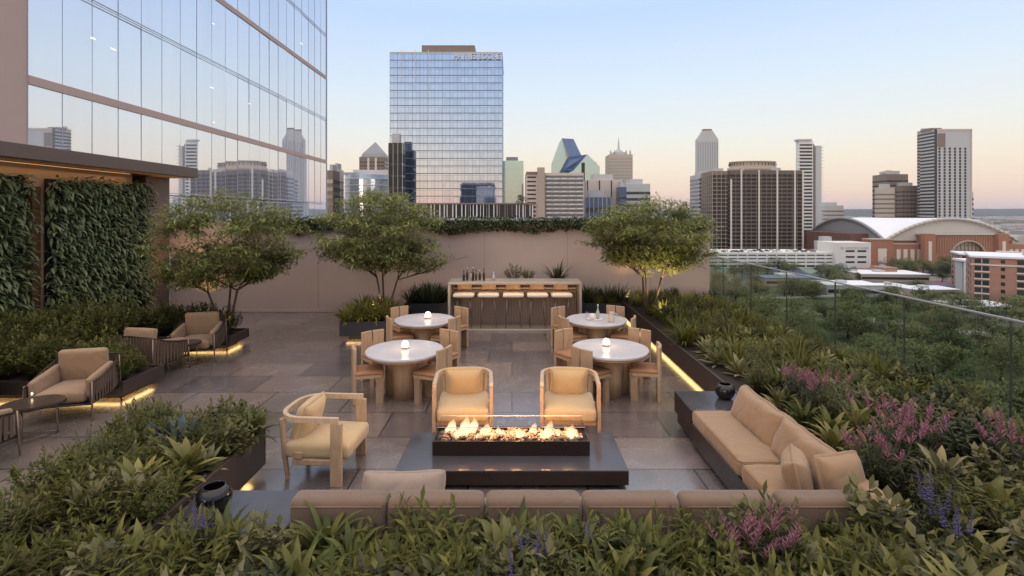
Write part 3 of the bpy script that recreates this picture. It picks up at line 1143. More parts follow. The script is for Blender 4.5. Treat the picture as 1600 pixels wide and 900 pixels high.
# bronze apartment building
D = 520
t, hx, hy, H, fh = slab_tower('wide bronze glass building with cream ribs and a round crown', 'tower', 1141, 1255, 266, D, 40, 21, mat('dark_bronze_wall', (.13, .10, .08), .6, var=.1, scale=.05), M['bronze_glass'], 0, name='bronze_tower', band=.62)
for i, px in enumerate((1142, 1158, 1185.5, 1214, 1241.5, 1254)):
    x = px2x(px, D) - (px2x(1141, D) + px2x(1255, D)) / 2
    MB().box(x - .75, x + .75, -hy - 1.2, -hy + .1, 0, H - (9 if i == 0 else 0), .1).build('rib', M['rib'], t)
b = MB()
for px in range(1149, 1253, 8):
    x = px2x(px + .5, D) - (px2x(1141, D) + px2x(1255, D)) / 2
    b.box(x - .2, x + .2, -hy - .5, -hy + .1, 0, H - 1)
b.build('mullion_grid', M['brown'], t)
xc = px2x(1190, D) - (px2x(1141, D) + px2x(1255, D)) / 2
rcw = 40 * D / 800
cr3 = MB().lathe([(rcw, 0), (rcw, 4), (rcw * .92, 4.2), (rcw * .92, 9.5), (rcw * .94, 9.6), (rcw * .94, 10.4)], 40, (xc, 0, H), sy=.55).build('crown', M['tan'], t)
b = MB()
for k in range(40):
    a = 2 * math.pi * k / 40
    b.cbox((xc + rcw * .925 * math.cos(a), rcw * .925 * .55 * math.sin(a), H + 7.2), (1.1, .5, 2.6), 0, Matrix.Rotation(a, 4, 'Z'))
b.build('crown_windows', M['win_dark'], cr3)
t, hx, hy, H, fh = slab_tower('stepped left wing of dark glass beside the bronze building', 'building', 1113, 1141, 267, 525, 30, 20, M['brown'], M['bronze_glass'], 4, .5, .7, 'tower_wing', ribm=M['tan'])
t, hx, hy, H, fh = slab_tower('blue grey striped block at the left end of the bronze building', 'building', 1093, 1116, 272, 560, 30, 19, M['greyb'], M['win_blue'], 0, .5, .55, 'office_block')
# white tower with balconies
D = 610
wt = thing('balcony_tower', 'slender white apartment tower stacked with curved balconies', 'tower', (px2x(1268, D), D + 12, GZ))
xo = px2x(1268, D)
def lx(px): return px2x(px, D) - xo
H = py2z(217, D) - GZ
MB().box(lx(1250), lx(1272), -10, -3, 0, H - 2).build('wall', M['white'], wt)
MB().box(lx(1272), lx(1277), -6, 10, 0, H - 5).build('dark_slot', M['brown'], wt)
MB().box(lx(1277), lx(1286), -9, 10, 0, py2z(227, D) - GZ).build('side_wall', M['greyb'], wt)
MB().box(lx(1247), lx(1269), -12, -3, H - 2, H, .2).build('roof', M['greyb'], wt)
b1 = None
for k in range(30):
    z = H - 9 - k * 4.1
    if z < 3: break
    if b1 is None:
        bb = MB()
        pts = [(lx(1247) + (lx(1271) - lx(1247)) * s / 8, -10.2 - 2.0 * math.sin(math.pi * s / 8), 0) for s in range(9)]
        bb.sweep(pts, .5, 1.2)
        bb.box(lx(1253), lx(1270), -10.3, -9.9, -2.6, -.7)
        b1 = bb.mesh('balcony', [M['white']])
        b2 = MB().box(lx(1251), lx(1270.5), -10.35, -9.95, 1.0, 3.0).mesh('window_band', M['win_dark'])
        b3 = MB().box(lx(1286), lx(1291), -8, 6, -.3, .1).mesh('side_balcony', M['white'])
    for me, nm in ((b1, 'balcony'), (b2, 'window_band'), (b3, 'side_balcony')):
        o = bpy.data.objects.new(nm, me)
        COL.objects.link(o)
        o.parent = wt
        o.location = (0, 0, z)
slab_tower('small grey block between the white tower and the arena roof', 'building', 1291, 1318, 321, 700, 24, 9, M['greyb'], M['brown'], 0, band=.4, name='office_block')
# tall banded tower at right and neighbours
D = 600
x0, x1 = px2x(1461, D), px2x(1518, D)
bt = thing('banded_tower', 'tall grey tower with a grid of small dark windows right of the arena', 'tower', ((x0 + x1) / 2, D + 11, GZ))
hx = (x1 - x0) / 2
H = py2z(203, D) - GZ
MB().box(-hx, hx, -11, 11, 0, H).build('wall', M['greyb'], bt)
b = MB()
b.box(-hx, hx + .4, -11.5, -10.9, H - 1, H + 1.2)
b.box(hx - 1.5, hx + .4, -11.5, -10.9, 0, H)
b.build('frame_edge', M['beige'], bt)
wme = MB().box(-1.25, 1.25, -.06, .1, -1.4, 1.4).mesh('window', M['win_dark'])
wrest = MB()
for k in range(33):
    for c in range(6):
        x, z = -hx + 5.2 + c * (2 * hx - 9.5) / 5.5, H - 22 - k * 3.55
        if k < 16:
            o = bpy.data.objects.new('window', wme)
            COL.objects.link(o)
            o.parent = bt
            o.location = (x, -11, z)
        elif z > 3:
            wrest.box(x - 1.25, x + 1.25, -11.06, -10.9, z - 1.4, z + 1.4)
tag(wrest.build('window', M['win_dark'], bt), kind='stuff')
MB().box(-hx + 3, -hx + 12, -11.3, -10.9, H - 20, H - 4).build('louvre_panel', M['brown'], bt)
sb = None
for k in range(34):
    z = H - 4 - k * 4
    if z < 2: break
    if sb is None:
        sb = MB().box(-hx - .3, -hx + .02, -10.5, 10.5, 0, 2.0).mesh('window_band', M['win_dark'])
    o = bpy.data.objects.new('window_band', sb)
    COL.objects.link(o)
    o.parent = bt
    o.location = (0, 0, z)
MB().box(-hx - .6, -hx + 1.8, -11.8, -10.9, 0, H + 1).build('corner_column', M['win_dark'], bt)
MB().box(-hx - 1, -hx + 12, -6, 9, H, H + 3.2).build('roof_plant', M['brown'], bt)
slab_tower('dark slab clinging to the left side of the tall banded tower', 'tower', 1440, 1459, 204, 640, 7, 36, M['tan'], M['win_dark'], 0, .5, .45, 'tower_wing')
slab_tower('cream striped low block left of the tall banded tower', 'building', 1373, 1398, 293, 640, 7, 12, M['beige'], M['brown'], 0, .5, .35, 'office_block')
t, hx, hy, H, fh = slab_tower('brown stepped tower with a small domed top', 'tower', 1385, 1419, 272, 670, 26, 15, M['brown'], M['win_dark'], 0, .5, .3, 'stepped_tower')
MB().lathe([(hx * .5, 0), (hx * .5, 3), (hx * .3, 5.5), (.2, 6.5)], 16).build('dome', M['tan'], t, (-hx * .2, 0, H))
slab_tower('dark ribbed block touching the left side of the tall tower', 'building', 1409, 1438, 290, 655, 26, 14, M['brown'], M['win_dark'], 5, 1.0, .3, 'office_block')
slab_tower('low slab at the right foot of the tall banded tower', 'building', 1514, 1521, 300, 660, 14, 10, M['greyb'], M['win_blue'], 0, name='office_block')

# --- arena
AX, AY, S = 313.0, 430.0, 112.0
ar = thing('arena', 'brick sports arena with white vaulted roof and arched gables', 'arena', (AX, AY, GZ))
zc = py2z(376, AY) - GZ
rise = py2z(341.5, AY) - py2z(376, AY)
def fr_(t): return rise * max(0.0, 1 - (2 * t / S - 1) ** 2)
b = MB()
N = 28
g = [[b.bm.verts.new((S * i / N, S * j / N, zc + max(fr_(S * i / N), fr_(S * j / N)))) for j in range(N + 1)] for i in range(N + 1)]
for i in range(N):
    for j in range(N):
        b.bm.faces.new((g[i][j], g[i + 1][j], g[i + 1][j + 1], g[i][j + 1])).smooth = True
b.build('roof', M['roof_white'], ar)
def gable(y, m, nm):
    b = MB()
    pts = [(S * i / N, zc + fr_(S * i / N) - 1.2) for i in range(N + 1)]
    b.extr([(p[0], max(zc, p[1])) for p in pts] , y, y + .6)
    return b
b = MB()
poly = [(0.5, zc)] + [(S * i / N, zc + fr_(S * i / N) - .8) for i in range(1, N)] + [(S - .5, zc)]
b.extr(poly, 1.6, 2.4)
b.build('gable', M['gable'], ar)
b = MB()
a = [b.bm.verts.new((2.4, p[0], p[1])) for p in poly]
c = [b.bm.verts.new((1.6, p[0], p[1])) for p in poly]
b.bm.faces.new(a)
b.bm.faces.new(c[::-1])
for k in range(len(poly)):
    b.bm.faces.new((a[k], a[(k + 1) % len(poly)], c[(k + 1) % len(poly)], c[k]))
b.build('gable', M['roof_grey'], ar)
b = MB()
pts = [(S * i / N, 0, zc + fr_(S * i / N) - .2) for i in range(N + 1)]
for k in range(N):
    p, q = Vector(pts[k]), Vector(pts[k + 1])
    b.tube([p, q], 1.3, 6)
b.build('roof_rim', M['gable'], ar)
b = MB()
for k in range(N):
    p, q = Vector(pts[k]), Vector(pts[k + 1])
    b.tube([(0, p.x, p.z), (0, q.x, q.z)], 1.3, 6)
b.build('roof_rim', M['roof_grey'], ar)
MB().box(1, S - 1, 4, S - 1, 0, zc).build('wall', M['brick'], ar)
def ax_(px, d=AY): return px2x(px, d) - AX
zt = py2z(367, 424) - GZ
# front brick screen with the big arch
cxA, rA = ax_(1511, 424), 27 * 424 / 800
fa = MB()
n = 20
outer = [(ax_(1443, 424), 0), (ax_(1443, 424), zt), (ax_(1574, 424), zt), (ax_(1574, 424), 0)]
arc = [(cxA + rA * math.cos(math.pi * k / n), 7 + rA * .90 * math.sin(math.pi * k / n)) for k in range(n + 1)]
poly = [outer[3], (arc[0][0], 0)] + arc + [(arc[-1][0], 0), outer[0], outer[1], outer[2]]
fa.extr(poly, -7, 1.4)
fa.build('entrance_front', M['brick'], ar)
gl_ = MB().extr([(cxA - rA, 0)] + [(x, z) for x, z in arc[::-1]] + [(cxA + rA, 0)], -3.5, -3.0).build('arched_window', mat('arch_glass', (.42, .38, .30), .25, var=.4, scale=.3), ar)
b = MB()
for k in range(-4, 5):
    x = cxA + k * rA / 4.6
    hh = 7 + rA * .90 * math.sqrt(max(0, 1 - ((x - cxA) / rA) ** 2))
    b.box(x - .25, x + .25, -3.9, -3.5, 0, hh)
for z in (8, 12, 16):
    ww = rA * math.sqrt(max(0, 1 - (max(0, z - 7) / (rA * .90)) ** 2))
    b.box(cxA - ww, cxA + ww, -3.85, -3.55, z - .2, z + .2)
b.build('window_frame', M['brown'], gl_)
b = MB()
for k in range(n):
    b.tube([(arc[k][0], -7.2, arc[k][1]), (arc[k + 1][0], -7.2, arc[k + 1][1])], .8, 6)
b.build('arch_ring', M['tan'], ar)
b = MB()
for px in range(1459, 1564, 4):
    x = ax_(px, 424)
    zlow = 7 + (rA * .90 * math.sqrt(max(0, 1 - ((x - cxA) / rA) ** 2)) if abs(x - cxA) < rA else 2) + 1.2
    b.box(x - .35, x + .35, -7.5, -6.95, zlow, zt - 1)
b.build('brick_fins', M['brick_p'], ar)
for pxa, pxb in ((1443, 1459), (1558, 1574)):
    py_ = MB().box(ax_(pxa, 420), ax_(pxb, 420), -11.5, -6.9, 0, zt + 1.2, .1).build('pylon', M['brick'], ar)
    xm = (ax_(pxa, 420) + ax_(pxb, 420)) / 2
    MB().box(xm - 1.3, xm + 1.3, -11.7, -11.4, 4, zt - 5).build('window', M['rib'], py_)
MB().box(ax_(1441, 424), ax_(1576, 424), -8.2, 1.5, zt, zt + 1.0).build('cornice', M['gable'], ar)
# side wings
def wing(pxa, pxb, pyt, y0, nm='wing'):
    z1 = py2z(pyt, AY + y0) - GZ
    wg = MB().box(ax_(pxa, AY + y0), ax_(pxb, AY + y0), y0, 3, 0, z1).build(nm, M['brick'], ar)
    return wg, ax_(pxa, AY + y0), ax_(pxb, AY + y0), z1
wg, xa, xb, z1 = wing(1396, 1443, 382, -3)
for k in range(4):
    x = xa + (xb - xa) * (k + .7) / 4.3
    MB().box(x - 1.6, x + 1.6, -3.3, -2.9, 3, z1 - 4).build('window', M['rib'], wg)
MB().box(xa - .3, xb, -3.5, 3, z1, z1 + 1).build('cornice', M['tan'], wg)
wg, xa, xb, z1 = wing(1361, 1396, 375, -8)
MB().box((xa + xb) / 2 - 3.5, (xa + xb) / 2 + 3.5, -8.3, -7.9, 1, z1 - 7).build('window', M['rib'], wg)
MB().box(xa - .3, xb + .3, -8.5, 3, z1, z1 + 1).build('cornice', M['tan'], wg)
wg, xa, xb, z1 = wing(1574, 1640, 382, -3)
for k in range(7):
    x = xa + (xb - xa) * (k + .6) / 7.2
    MB().box(x - 1.4, x + 1.4, -3.3, -2.9, 3, z1 - 4).build('window', M['rib'], wg)
# left brick drum
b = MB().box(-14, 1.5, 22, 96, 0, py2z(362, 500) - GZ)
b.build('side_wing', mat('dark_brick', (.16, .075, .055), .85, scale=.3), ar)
text_mesh('lettering', 'AMERICAN AIRLINES CENTER', 2.6, M['brown'], ar, (ax_(1503, 431), 1.4, zc + 5.2))

# --- garage with cars on its roof
D = 400
gx0, gx1 = px2x(1106, D), px2x(1306, D)
gg = thing('parking_garage', 'white open parking garage in front of the bronze building', 'garage', ((gx0 + gx1) / 2, D + 19, GZ))
hx = (gx1 - gx0) / 2
gH = py2z(397, D) - GZ
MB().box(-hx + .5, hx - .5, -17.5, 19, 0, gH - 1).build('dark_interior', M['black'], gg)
fhg = gH / 4
for k in range(5):
    MB().box(-hx, hx, -19, 19, fhg * k - (.5 if k else 0), fhg * k + (1.3 if k else .6), .05).build('deck', M['white_conc'], gg)
cme = MB().box(-.45, .45, -19.2, -18.6, 0, gH).mesh('column', M['white_conc'])
for k in range(14):
    o = bpy.data.objects.new('column', cme)
    COL.objects.link(o)
    o.parent = gg
    o.location = (-hx + .5 + k * (2 * hx - 1) / 13, 0, 0)
sx0, sx1 = px2x(1306, 396), px2x(1361, 396)
st = thing('garage_stair_block', 'white stair block with lettering at the right end of the garage', 'building', ((sx0 + sx1) / 2, 396 + 12, GZ))
hs = (sx1 - sx0) / 2
sH = py2z(379, 396) - GZ
MB().box(-hs, hs, -12, 12, 0, sH, .1).build('wall', M['white_conc'], st)
for z in (5, 9, 13.5):
    for xx in (-2.5, 6.5):
        MB().box(xx - 3.4, xx + 3.4, -12.08, -11.9, z - .7, z + .7).build('opening', M['black'], st)
text_mesh('lettering', 'BC VICTORY PLAZA', 2.4, M['greyb'], st, (1, -12.15, sH - 4.2))
slab_tower('small grey roof house behind the garage stair block', 'building', 1285, 1308, 377, 432, 12, 3, M['greyb'], M['greyb'], 0, band=.2, name='roof_house')

# car
def make_car(paint, label):
    t = thing('parked_car', label, 'car', (0, 0, 0))
    b = MB()
    b.extr([(-2.2, .35), (-2.25, .75), (-1.4, .95), (-.9, 1.0), (2.0, 1.0), (2.2, .8), (2.2, .35)], -.88, .88)
    b.build('body', paint, t)
    MB().extr([(-1.0, 1.0), (-.4, 1.45), (1.1, 1.48), (1.8, 1.0)], -.78, .78).build('cabin', M['win_dark'], t)
    for sx in (-1.35, 1.35):
        for sy in (-.8, .8):
            MB().tube([(sx, sy - .1, .33), (sx, sy + .1, .33)], .33, 12).build('wheel', M['black'], t)
    MB().extr([(-.35, 1.462), (-.35, 1.49), (1.05, 1.52), (1.05, 1.49)], -.7, .7).build('roof', paint, t)
    return t
paints = [('white', mat('white_paint', (.75, .75, .75), .3, var=.02)), ('silver', mat('silver_paint', (.4, .42, .45), .3, metal=.6, var=.02)),
          ('black', mat('black_paint', (.03, .03, .035), .25, var=.02)), ('dark red', mat('red_paint', (.25, .03, .03), .3, var=.02)), ('dark blue', mat('blue_paint', (.04, .07, .16), .3, var=.02))]
cars = [make_car(p, '%s car parked on the roof deck of the white garage' % n) for n, p in paints]
first = [True] * 5
crd = random.Random(21)
for k in range(26):
    px = 1118 + k * 6.6 + crd.uniform(-.8, .8)
    d = 386 + crd.choice([0, 7, 14])
    i = crd.choice([0, 0, 0, 1, 1, 2, 3, 4])
    loc = (px2x(px, d), d, GZ + gH + 1.305)
    loc = (px2x(px, 404), 404 + crd.choice([0, 6, 13]), GZ + gH + 1.302)
    rz = R(90 + crd.uniform(-4, 4)) if crd.random() < .5 else R(crd.uniform(-4, 4))
    if first[i]:
        cars[i].location = loc
        cars[i].rotation_euler = (0, 0, rz)
        cars[i]['group'] = 'cars parked on the garage roof'
        first[i] = False
    else:
        dup(cars[i], loc, rz, group='cars parked on the garage roof')

# --- brick apartment building, front right
def aptblock(label, x0, y0, wx, wy, H, nf, ncol, wallm, rz=-38):
    t = thing('brick_apartment_building', label, 'apartment block', (x0, y0, GZ), R(rz))
    MB().box(0, wx, 0, wy, 0, H).build('wall', wallm, t)
    MB().box(-.6, wx + .6, -.6, wy + .6, H, H + .9, .05).build('roof', M['roof_white'], t)
    MB().box(-.3, wx + .3, -.3, 0, H - 3.4, H - 2.8).build('cornice', M['rib'], t)
    fh = H / nf
    for k in range(nf):
        for c in range(ncol):
            x = wx * (c + .5) / ncol
            if c % 2 == 0:
                wn = MB().box(x - 2.4, x + 2.4, -.12, .1, k * fh + .7, k * fh + fh - .5).build('window', M['win_dark'], t)
                MB().box(x - 2.6, x + 2.6, -.7, -.1, k * fh + .1, k * fh + .6).box(x - .1, x + .1, -.18, -.1, k * fh + .7, k * fh + fh - .5).build('balcony', M['rib'], wn)
            else:
                MB().box(x - .7, x + .7, -.1, .1, k * fh + 1, k * fh + fh - .7).build('window', M['win_dark'], t)
        for c in range(3):
            y = wy * (c + .5) / 3
            MB().box(-.1, .1, y - 1, y + 1, k * fh + .8, k * fh + fh - .6).build('window', M['win_dark'], t)
    MB().box(wx * .3, wx * .45, wy * .3, wy * .6, H + .9, H + 2.2).build('roof_unit', M['greyb'], t)
    return t
aptblock('pink brick apartment building with pale balconies at the right edge', px2x(1518, 232), 232, 62, 30, py2z(402, 232) - GZ, 7, 9, M['brick_p'])
aptblock('smaller pink brick building with a white porch behind the apartment block', px2x(1500, 290), 290, 60, 20, py2z(398, 290) - GZ, 6, 9, M['brick_p'], -30)
t = thing('white_pavilion_roof', 'white flat roofed pavilion wing beside the brick buildings', 'building', (px2x(1470, 290), 275, GZ), R(-20))
MB().box(0, 12, 0, 14, py2z(405, 280) - GZ - 1, py2z(405, 280) - GZ).build('roof', M['roof_white'], t)
for x in (.8, 4.5, 8, 11.2):
    MB().box(x - .5, x + .5, .2, 1.2, 0, py2z(405, 280) - GZ - 1).build('column', M['white'], t)
MB().box(1, 11.5, 5, 13, 0, py2z(405, 280) - GZ - 1).build('wall', M['greyb'], t)

# --- low white-roofed buildings among the trees
def lowblock(label, pxa, pxb, pyt, d, depth, h=None, rz=0, roofm=None, wallm=None):
    x0, x1 = px2x(pxa, d), px2x(pxb, d)
    zt = py2z(pyt, d) - GZ
    t = thing('low_building', label, 'building', ((x0 + x1) / 2, d + depth / 2, GZ), R(rz), 'low flat roofed buildings among the trees')
    hx, hy = (x1 - x0) / 2, depth / 2
    MB().box(-hx, hx, -hy, hy, 0, zt - .5).build('wall', wallm or M['tan'], t)
    MB().box(-hx - .3, hx + .3, -hy - .3, hy + .3, zt - .498, zt, .05).build('roof', roofm or M['roof_white'], t)
    MB().box(-hx + .5, hx - .5, -hy - .06, -hy + .1, zt * .3, zt * .6).build('window_band', M['win_dark'], t)
    MB().box(-hx * .3, 0, -2, 2, zt, zt + 1.2).build('roof_unit', M['greyb'], t)
    return t
lowblock('long white roofed building in front of the arena', 1352, 1452, 428, 318, 24, rz=-6)
lowblock('small building with a brick stair tower and pale roof', 1380, 1402, 418, 330, 12, roofm=M['brick_p'], wallm=M['brick_p'])
lowblock('low building with curved white awning roof behind the balustrade', 1296, 1380, 445, 262, 18, rz=-4, wallm=M['greyb'])
lowblock('small white roofed shed right of the awning building', 1382, 1420, 446, 275, 10)
lowblock('blue roofed low building under the garage', 1196, 1282, 434, 300, 14, roofm=mat('blue_roof', (.14, .20, .34), .5, var=.1, scale=.1))
lowblock('white roofed garden building left of the brick apartments', 1428, 1500, 452, 262, 14)
lowblock('pale low roof at the foot of the brick apartments', 1500, 1590, 478, 208, 14)
t = lowblock('white cabin on the blue roofed building', 1218, 1244, 428, 306, 6, wallm=M['white'])
MB().sweep([(90, 318, 0), (155, 316, 0), (210, 322, 0)], 10, .004).build('tmp_road', M['asphalt'], None, (0, 0, GZ + .02)).name = 'side_street'
tag(bpy.data.objects['side_street'], kind='structure')

# --- far city: many low blocks that read as one mass
fb = MB()
fr2 = random.Random(77)
for k in range(900):
    y = 650 + 5200 * fr2.random() ** 1.5
    x = fr2.uniform(-1.05, 1.15) * y
    if 250 < x < 560 and y < 700: continue
    wq, dq, hq = fr2.uniform(12, 60) * (1 + y / 3000), fr2.uniform(12, 40), fr2.uniform(4, 13)
    fb.box(x, x + wq, y, y + dq, GZ, GZ + hq)
m, tt, p = new_mat('distant_blocks')
g = tt.nodes.new('ShaderNodeNewGeometry')
r = tt.nodes.new('ShaderNodeValToRGB')
for e, c in zip(r.color_ramp.elements, ((.16, .13, .12, 1), (.60, .58, .58, 1))): e.color = c
tt.links.new(g.outputs['Random Per Island'], r.inputs[0])
tt.links.new(r.outputs[0], p.inputs['Base Color'])
tag(fb.build('distant_city', m), 'distant low city blocks spreading to the horizon', 'city', kind='stuff')

# haze
m = bpy.data.materials.new('haze_air')
m.use_nodes = True
m.node_tree.nodes.clear()
_o = m.node_tree.nodes.new('ShaderNodeOutputMaterial')
_v = m.node_tree.nodes.new('ShaderNodeVolumePrincipled')
_v.inputs['Color'].default_value = (.80, .84, .95, 1)
_v.inputs['Density'].default_value = 5e-5
m.node_tree.links.new(_v.outputs[0], _o.inputs['Volume'])
tag(MB().box(-9100, 9100, -2100, 14100, GZ - 2, 120).build('haze', m), kind='stuff')
# ================================================================== furniture
def barrel_chair(label):
    """oak armchair with a wrap-round rail, faces -Y"""
    t = thing('barrel_armchair', label, 'armchair', (0, 0, 0), 0, 'oak barrel armchairs round the fire')
    hw, yf, yb, rr = .36, -.30, .36, .26
    pts = [(-hw, yf - .02, 0)]
    pts += [(-hw, yb - rr, 0)]
    for k in range(1, 10):
        a = math.pi - k * math.pi / 2 / 9
        pts.append((-hw + rr + rr * math.cos(a), yb - rr + rr * math.sin(a), 0))
    full = pts + [(-p[0], p[1], p[2]) for p in pts[::-1]]
    full = [(x, y, .69) for x, y, z in full]
    MB().sweep(full, .045, .055).build('arm_rail', M['oak_rail'], t)
    low = [p for p in full if p[1] > -.02]
    MB().sweep([(x * .93, y * .95 - .01, .30) for x, y, z in low], .035, .06).build('seat_back_rail', M['oak'], t)
    MB().box(-.33, .33, -.34, .20, .19, .255, .008).build('seat_frame', M['oak'], t)
    for s in (-1, 1):
        MB().box(s * hw - .023, s * hw + .023, yf - .06, yf + .06, 0, .662, .004).build('front_post', M['oak'], t)
        b = MB()
        p0, p1 = Vector((s * .285, .33, .665)), Vector((s * .24, .29, 0))
        b.tube([p0, (s * .27, .31, .28), p1], [.03, .03, .022], 6, smooth=False)
        b.build('rear_leg', M['oak'], t)
    MB().soft((.655, .72, .16), (0, -.06, .335), .05, .022, seed=1, wr=.003).build('seat_cushion', M['fabric_y'], t)
    MB().soft((.50, .44, .15), (0, .17, .575), .07, .035, rot(0, R(-72)).to_3x3().to_4x4() @ Matrix.Identity(4), seed=4, wr=.006, pinch=.06).build('back_pillow', M['fabric_y'], t)
    return t
c0 = barrel_chair('oak barrel armchair side on to the fire, left of the fire table')
c0.location = (-2.12, 5.76, 0)
c0.rotation_euler = (0, 0, R(86))
dup(c0, (-.64, 6.80, 0), R(3), 'oak barrel armchair facing the fire, the left one of the facing pair')
dup(c0, (.76, 6.80, 0), R(-4), 'oak barrel armchair facing the fire, the right one of the facing pair')

# --- fire table
ft = thing('fire_table', 'dark low fire table with a long burner box and live flames', 'fire pit', (0, 5.30, 0))
MB().box(-1.10, 1.10, .10, .80, 0, .048).build('plinth', M['black'], ft)
MB().box(-1.21, 1.21, 0, .92, .05, .195, .004).build('platform', M['bronze'], ft)
MB().box(-1.21, 1.21, 0, .92, .197, .205, .002).build('platform_top', M['bronze_top'], ft)
bb = MB()
x0, x1, y0, y1 = -.875, .855, .32, .72
bb.box(x0, x1, y0, y0 + .02, .206, .365, .003).box(x0, x1, y1 - .02, y1, .206, .365, .003)
bb.box(x0, x0 + .02, y0 + .02, y1 - .02, .206, .365, .003).box(x1 - .02, x1, y0 + .02, y1 - .02, .206, .365, .003)
bb.box(x0 + .02, x1 - .02, y0 + .02, y1 - .02, .21, .33)
box_ = bb.build('burner_box', M['bronze'], ft)
gm = M['clear_glass']
MB().box(x0 + .05, x1 - .05, y0 + .035, y0 + .041, .34, .50).build('glass_guard', gm, ft)
MB().box(x0 + .05, x1 - .05, y1 - .041, y1 - .035, .34, .50).build('glass_guard', gm, ft)
MB().box(x0 + .044, x0 + .05, y0 + .035, y1 - .035, .34, .50).build('glass_guard', gm, ft)
MB().box(x1 - .05, x1 - .044, y0 + .035, y1 - .035, .34, .50).build('glass_guard', gm, ft)
ed = MB()
for yy in (y0 + .038, y1 - .038):
    ed.box(x0 + .05, x1 - .05, yy - .003, yy + .003, .5005, .505)
ed.build('guard_edge', mat('glass_edge', (.55, .50, .52), .2), ft)
fr = random.Random(9)
wd = MB()
for k in range(230):
    x, y = fr.uniform(x0 + .07, x1 - .07), fr.uniform(y0 + .06, y1 - .06)
    a, b_ = fr.uniform(0, math.pi), fr.uniform(-.5, .5)
    L = fr.uniform(.018, .05)
    dv = Vector((math.cos(a) * L, math.sin(a) * L, b_ * L))
    c = Vector((x, y, .345 + fr.uniform(0, .03)))
    wd.tube([c - dv, c + dv * .3, c + dv], [fr.uniform(.009, .02), fr.uniform(.010, .02), .006], 6, smooth=False)
tag(wd.build('driftwood_stones', mat('driftwood', (.30, .21, .16), .8, var=.5, scale=14), ft), kind='stuff')
def flame_mat():
    m = bpy.data.materials.new('flame')
    m.use_nodes = True
    t = m.node_tree
    t.nodes.clear()
    o = t.nodes.new('ShaderNodeOutputMaterial')
    e = t.nodes.new('ShaderNodeEmission')
    tr = t.nodes.new('ShaderNodeBsdfTransparent')
    g = t.nodes.new('ShaderNodeTexCoord')
    s = t.nodes.new('ShaderNodeSeparateXYZ')
    t.links.new(g.outputs['Generated'], s.inputs[0])
    r = t.nodes.new('ShaderNodeValToRGB')
    el = r.color_ramp.elements
    el[0].position = 0
    el[0].color = (1, .58, .26, 1)
    el[1].position = 1
    el[1].color = (1, .45, .20, 1)
    q = el.new(.35)
    q.color = (1, .76, .46, 1)
    t.links.new(s.outputs['Z'], r.inputs[0])
    t.links.new(r.outputs[0], e.inputs['Color'])
    e.inputs['Strength'].default_value = 2.1
    lw = t.nodes.new('ShaderNodeLayerWeight')
    lw.inputs[0].default_value = .35
    iv = t.nodes.new('ShaderNodeMath')
    iv.operation = 'SUBTRACT'
    iv.inputs[0].default_value = 1
    t.links.new(lw.outputs['Facing'], iv.inputs[1])
    zf = t.nodes.new('ShaderNodeMapRange')
    zf.inputs['From Min'].default_value = .25
    zf.inputs['From Max'].default_value = 1
    zf.inputs['To Min'].default_value = .72
    zf.inputs['To Max'].default_value = .05
    t.links.new(s.outputs['Z'], zf.inputs['Value'])
    mu = t.nodes.new('ShaderNodeMath')
    mu.operation = 'MULTIPLY'
    t.links.new(iv.outputs[0], mu.inputs[0])
    t.links.new(zf.outputs[0], mu.inputs[1])
    mx = t.nodes.new('ShaderNodeMixShader')
    t.links.new(mu.outputs[0], mx.inputs[0])
    t.links.new(tr.outputs[0], mx.inputs[1])
    t.links.new(e.outputs[0], mx.inputs[2])
    t.links.new(mx.outputs[0], o.inputs[0])
    return m
M['flame'] = flame_mat()
fxs = [(-.74, .10), (-.70, .16), (-.62, .13), (-.555, .24), (-.50, .12), (-.44, .20), (-.40, .10), (-.30, .15), (-.27, .13), (-.22, .10), (-.14, .11), (-.09, .08),
       (0, .09), (.07, .17), (.10, .12), (.16, .08), (.245, .12), (.36, .13), (.40, .23), (.44, .12), (.51, .12), (.56, .09), (.645, .20), (.68, .12), (.74, .06)]
for x, h in fxs:
    b = MB()
    h *= fr.uniform(.6, 1.1)
    w0 = min(.06, h * fr.uniform(.22, .36)) + .010
    lean, ph = fr.uniform(-.03, .05), fr.uniform(0, 6)
    n = 9
    pts, rs = [], []
    for k in range(n):
        s = k / (n - 1)
        pts.append((lean * s + .25 * w0 * math.sin(ph + s * 5) * s, .2 * w0 * math.cos(ph + s * 4) * s, h * s))
        rs.append(max(.0015, w0 * (math.sin(math.pi * min(1, s * .82 + .16)) ** .9) * (1 - s) ** .45 * (1 + .15 * math.sin(ph * 2 + s * 9))))
    b.tube(pts, rs, 10)
    for q_ in range(2):
        ox, hh, pp = fr.uniform(-.045, .045), h * fr.uniform(.3, .75), fr.uniform(0, 6)
        b.tube([(ox + .3 * w0 * math.sin(pp + 5 * s_ / 7) * s_ / 7, fr.uniform(-.003, .003), hh * s_ / 7) for s_ in range(8)],
               [max(.0012, w0 * .6 * math.sin(math.pi * min(1, s_ / 7 * .8 + .18)) * (1 - s_ / 7) ** .7) for s_ in range(8)], 8)
    b.build('flame', M['flame'], ft, (x, .5 + fr.uniform(-.08, .08), .35))
for x, e in ((-.55, 11), (-.25, 9), (.05, 8), (.38, 11), (.66, 8)):
    ld = bpy.data.lights.new('fire_glow', 'POINT')
    ld.energy = e
    ld.color = (1, .50, .18)
    ld.shadow_soft_size = .06
    lo = bpy.data.objects.new('fire_glow', ld)
    COL.objects.link(lo)
    lo.parent = ft
    lo.location = (x, .5, .50)

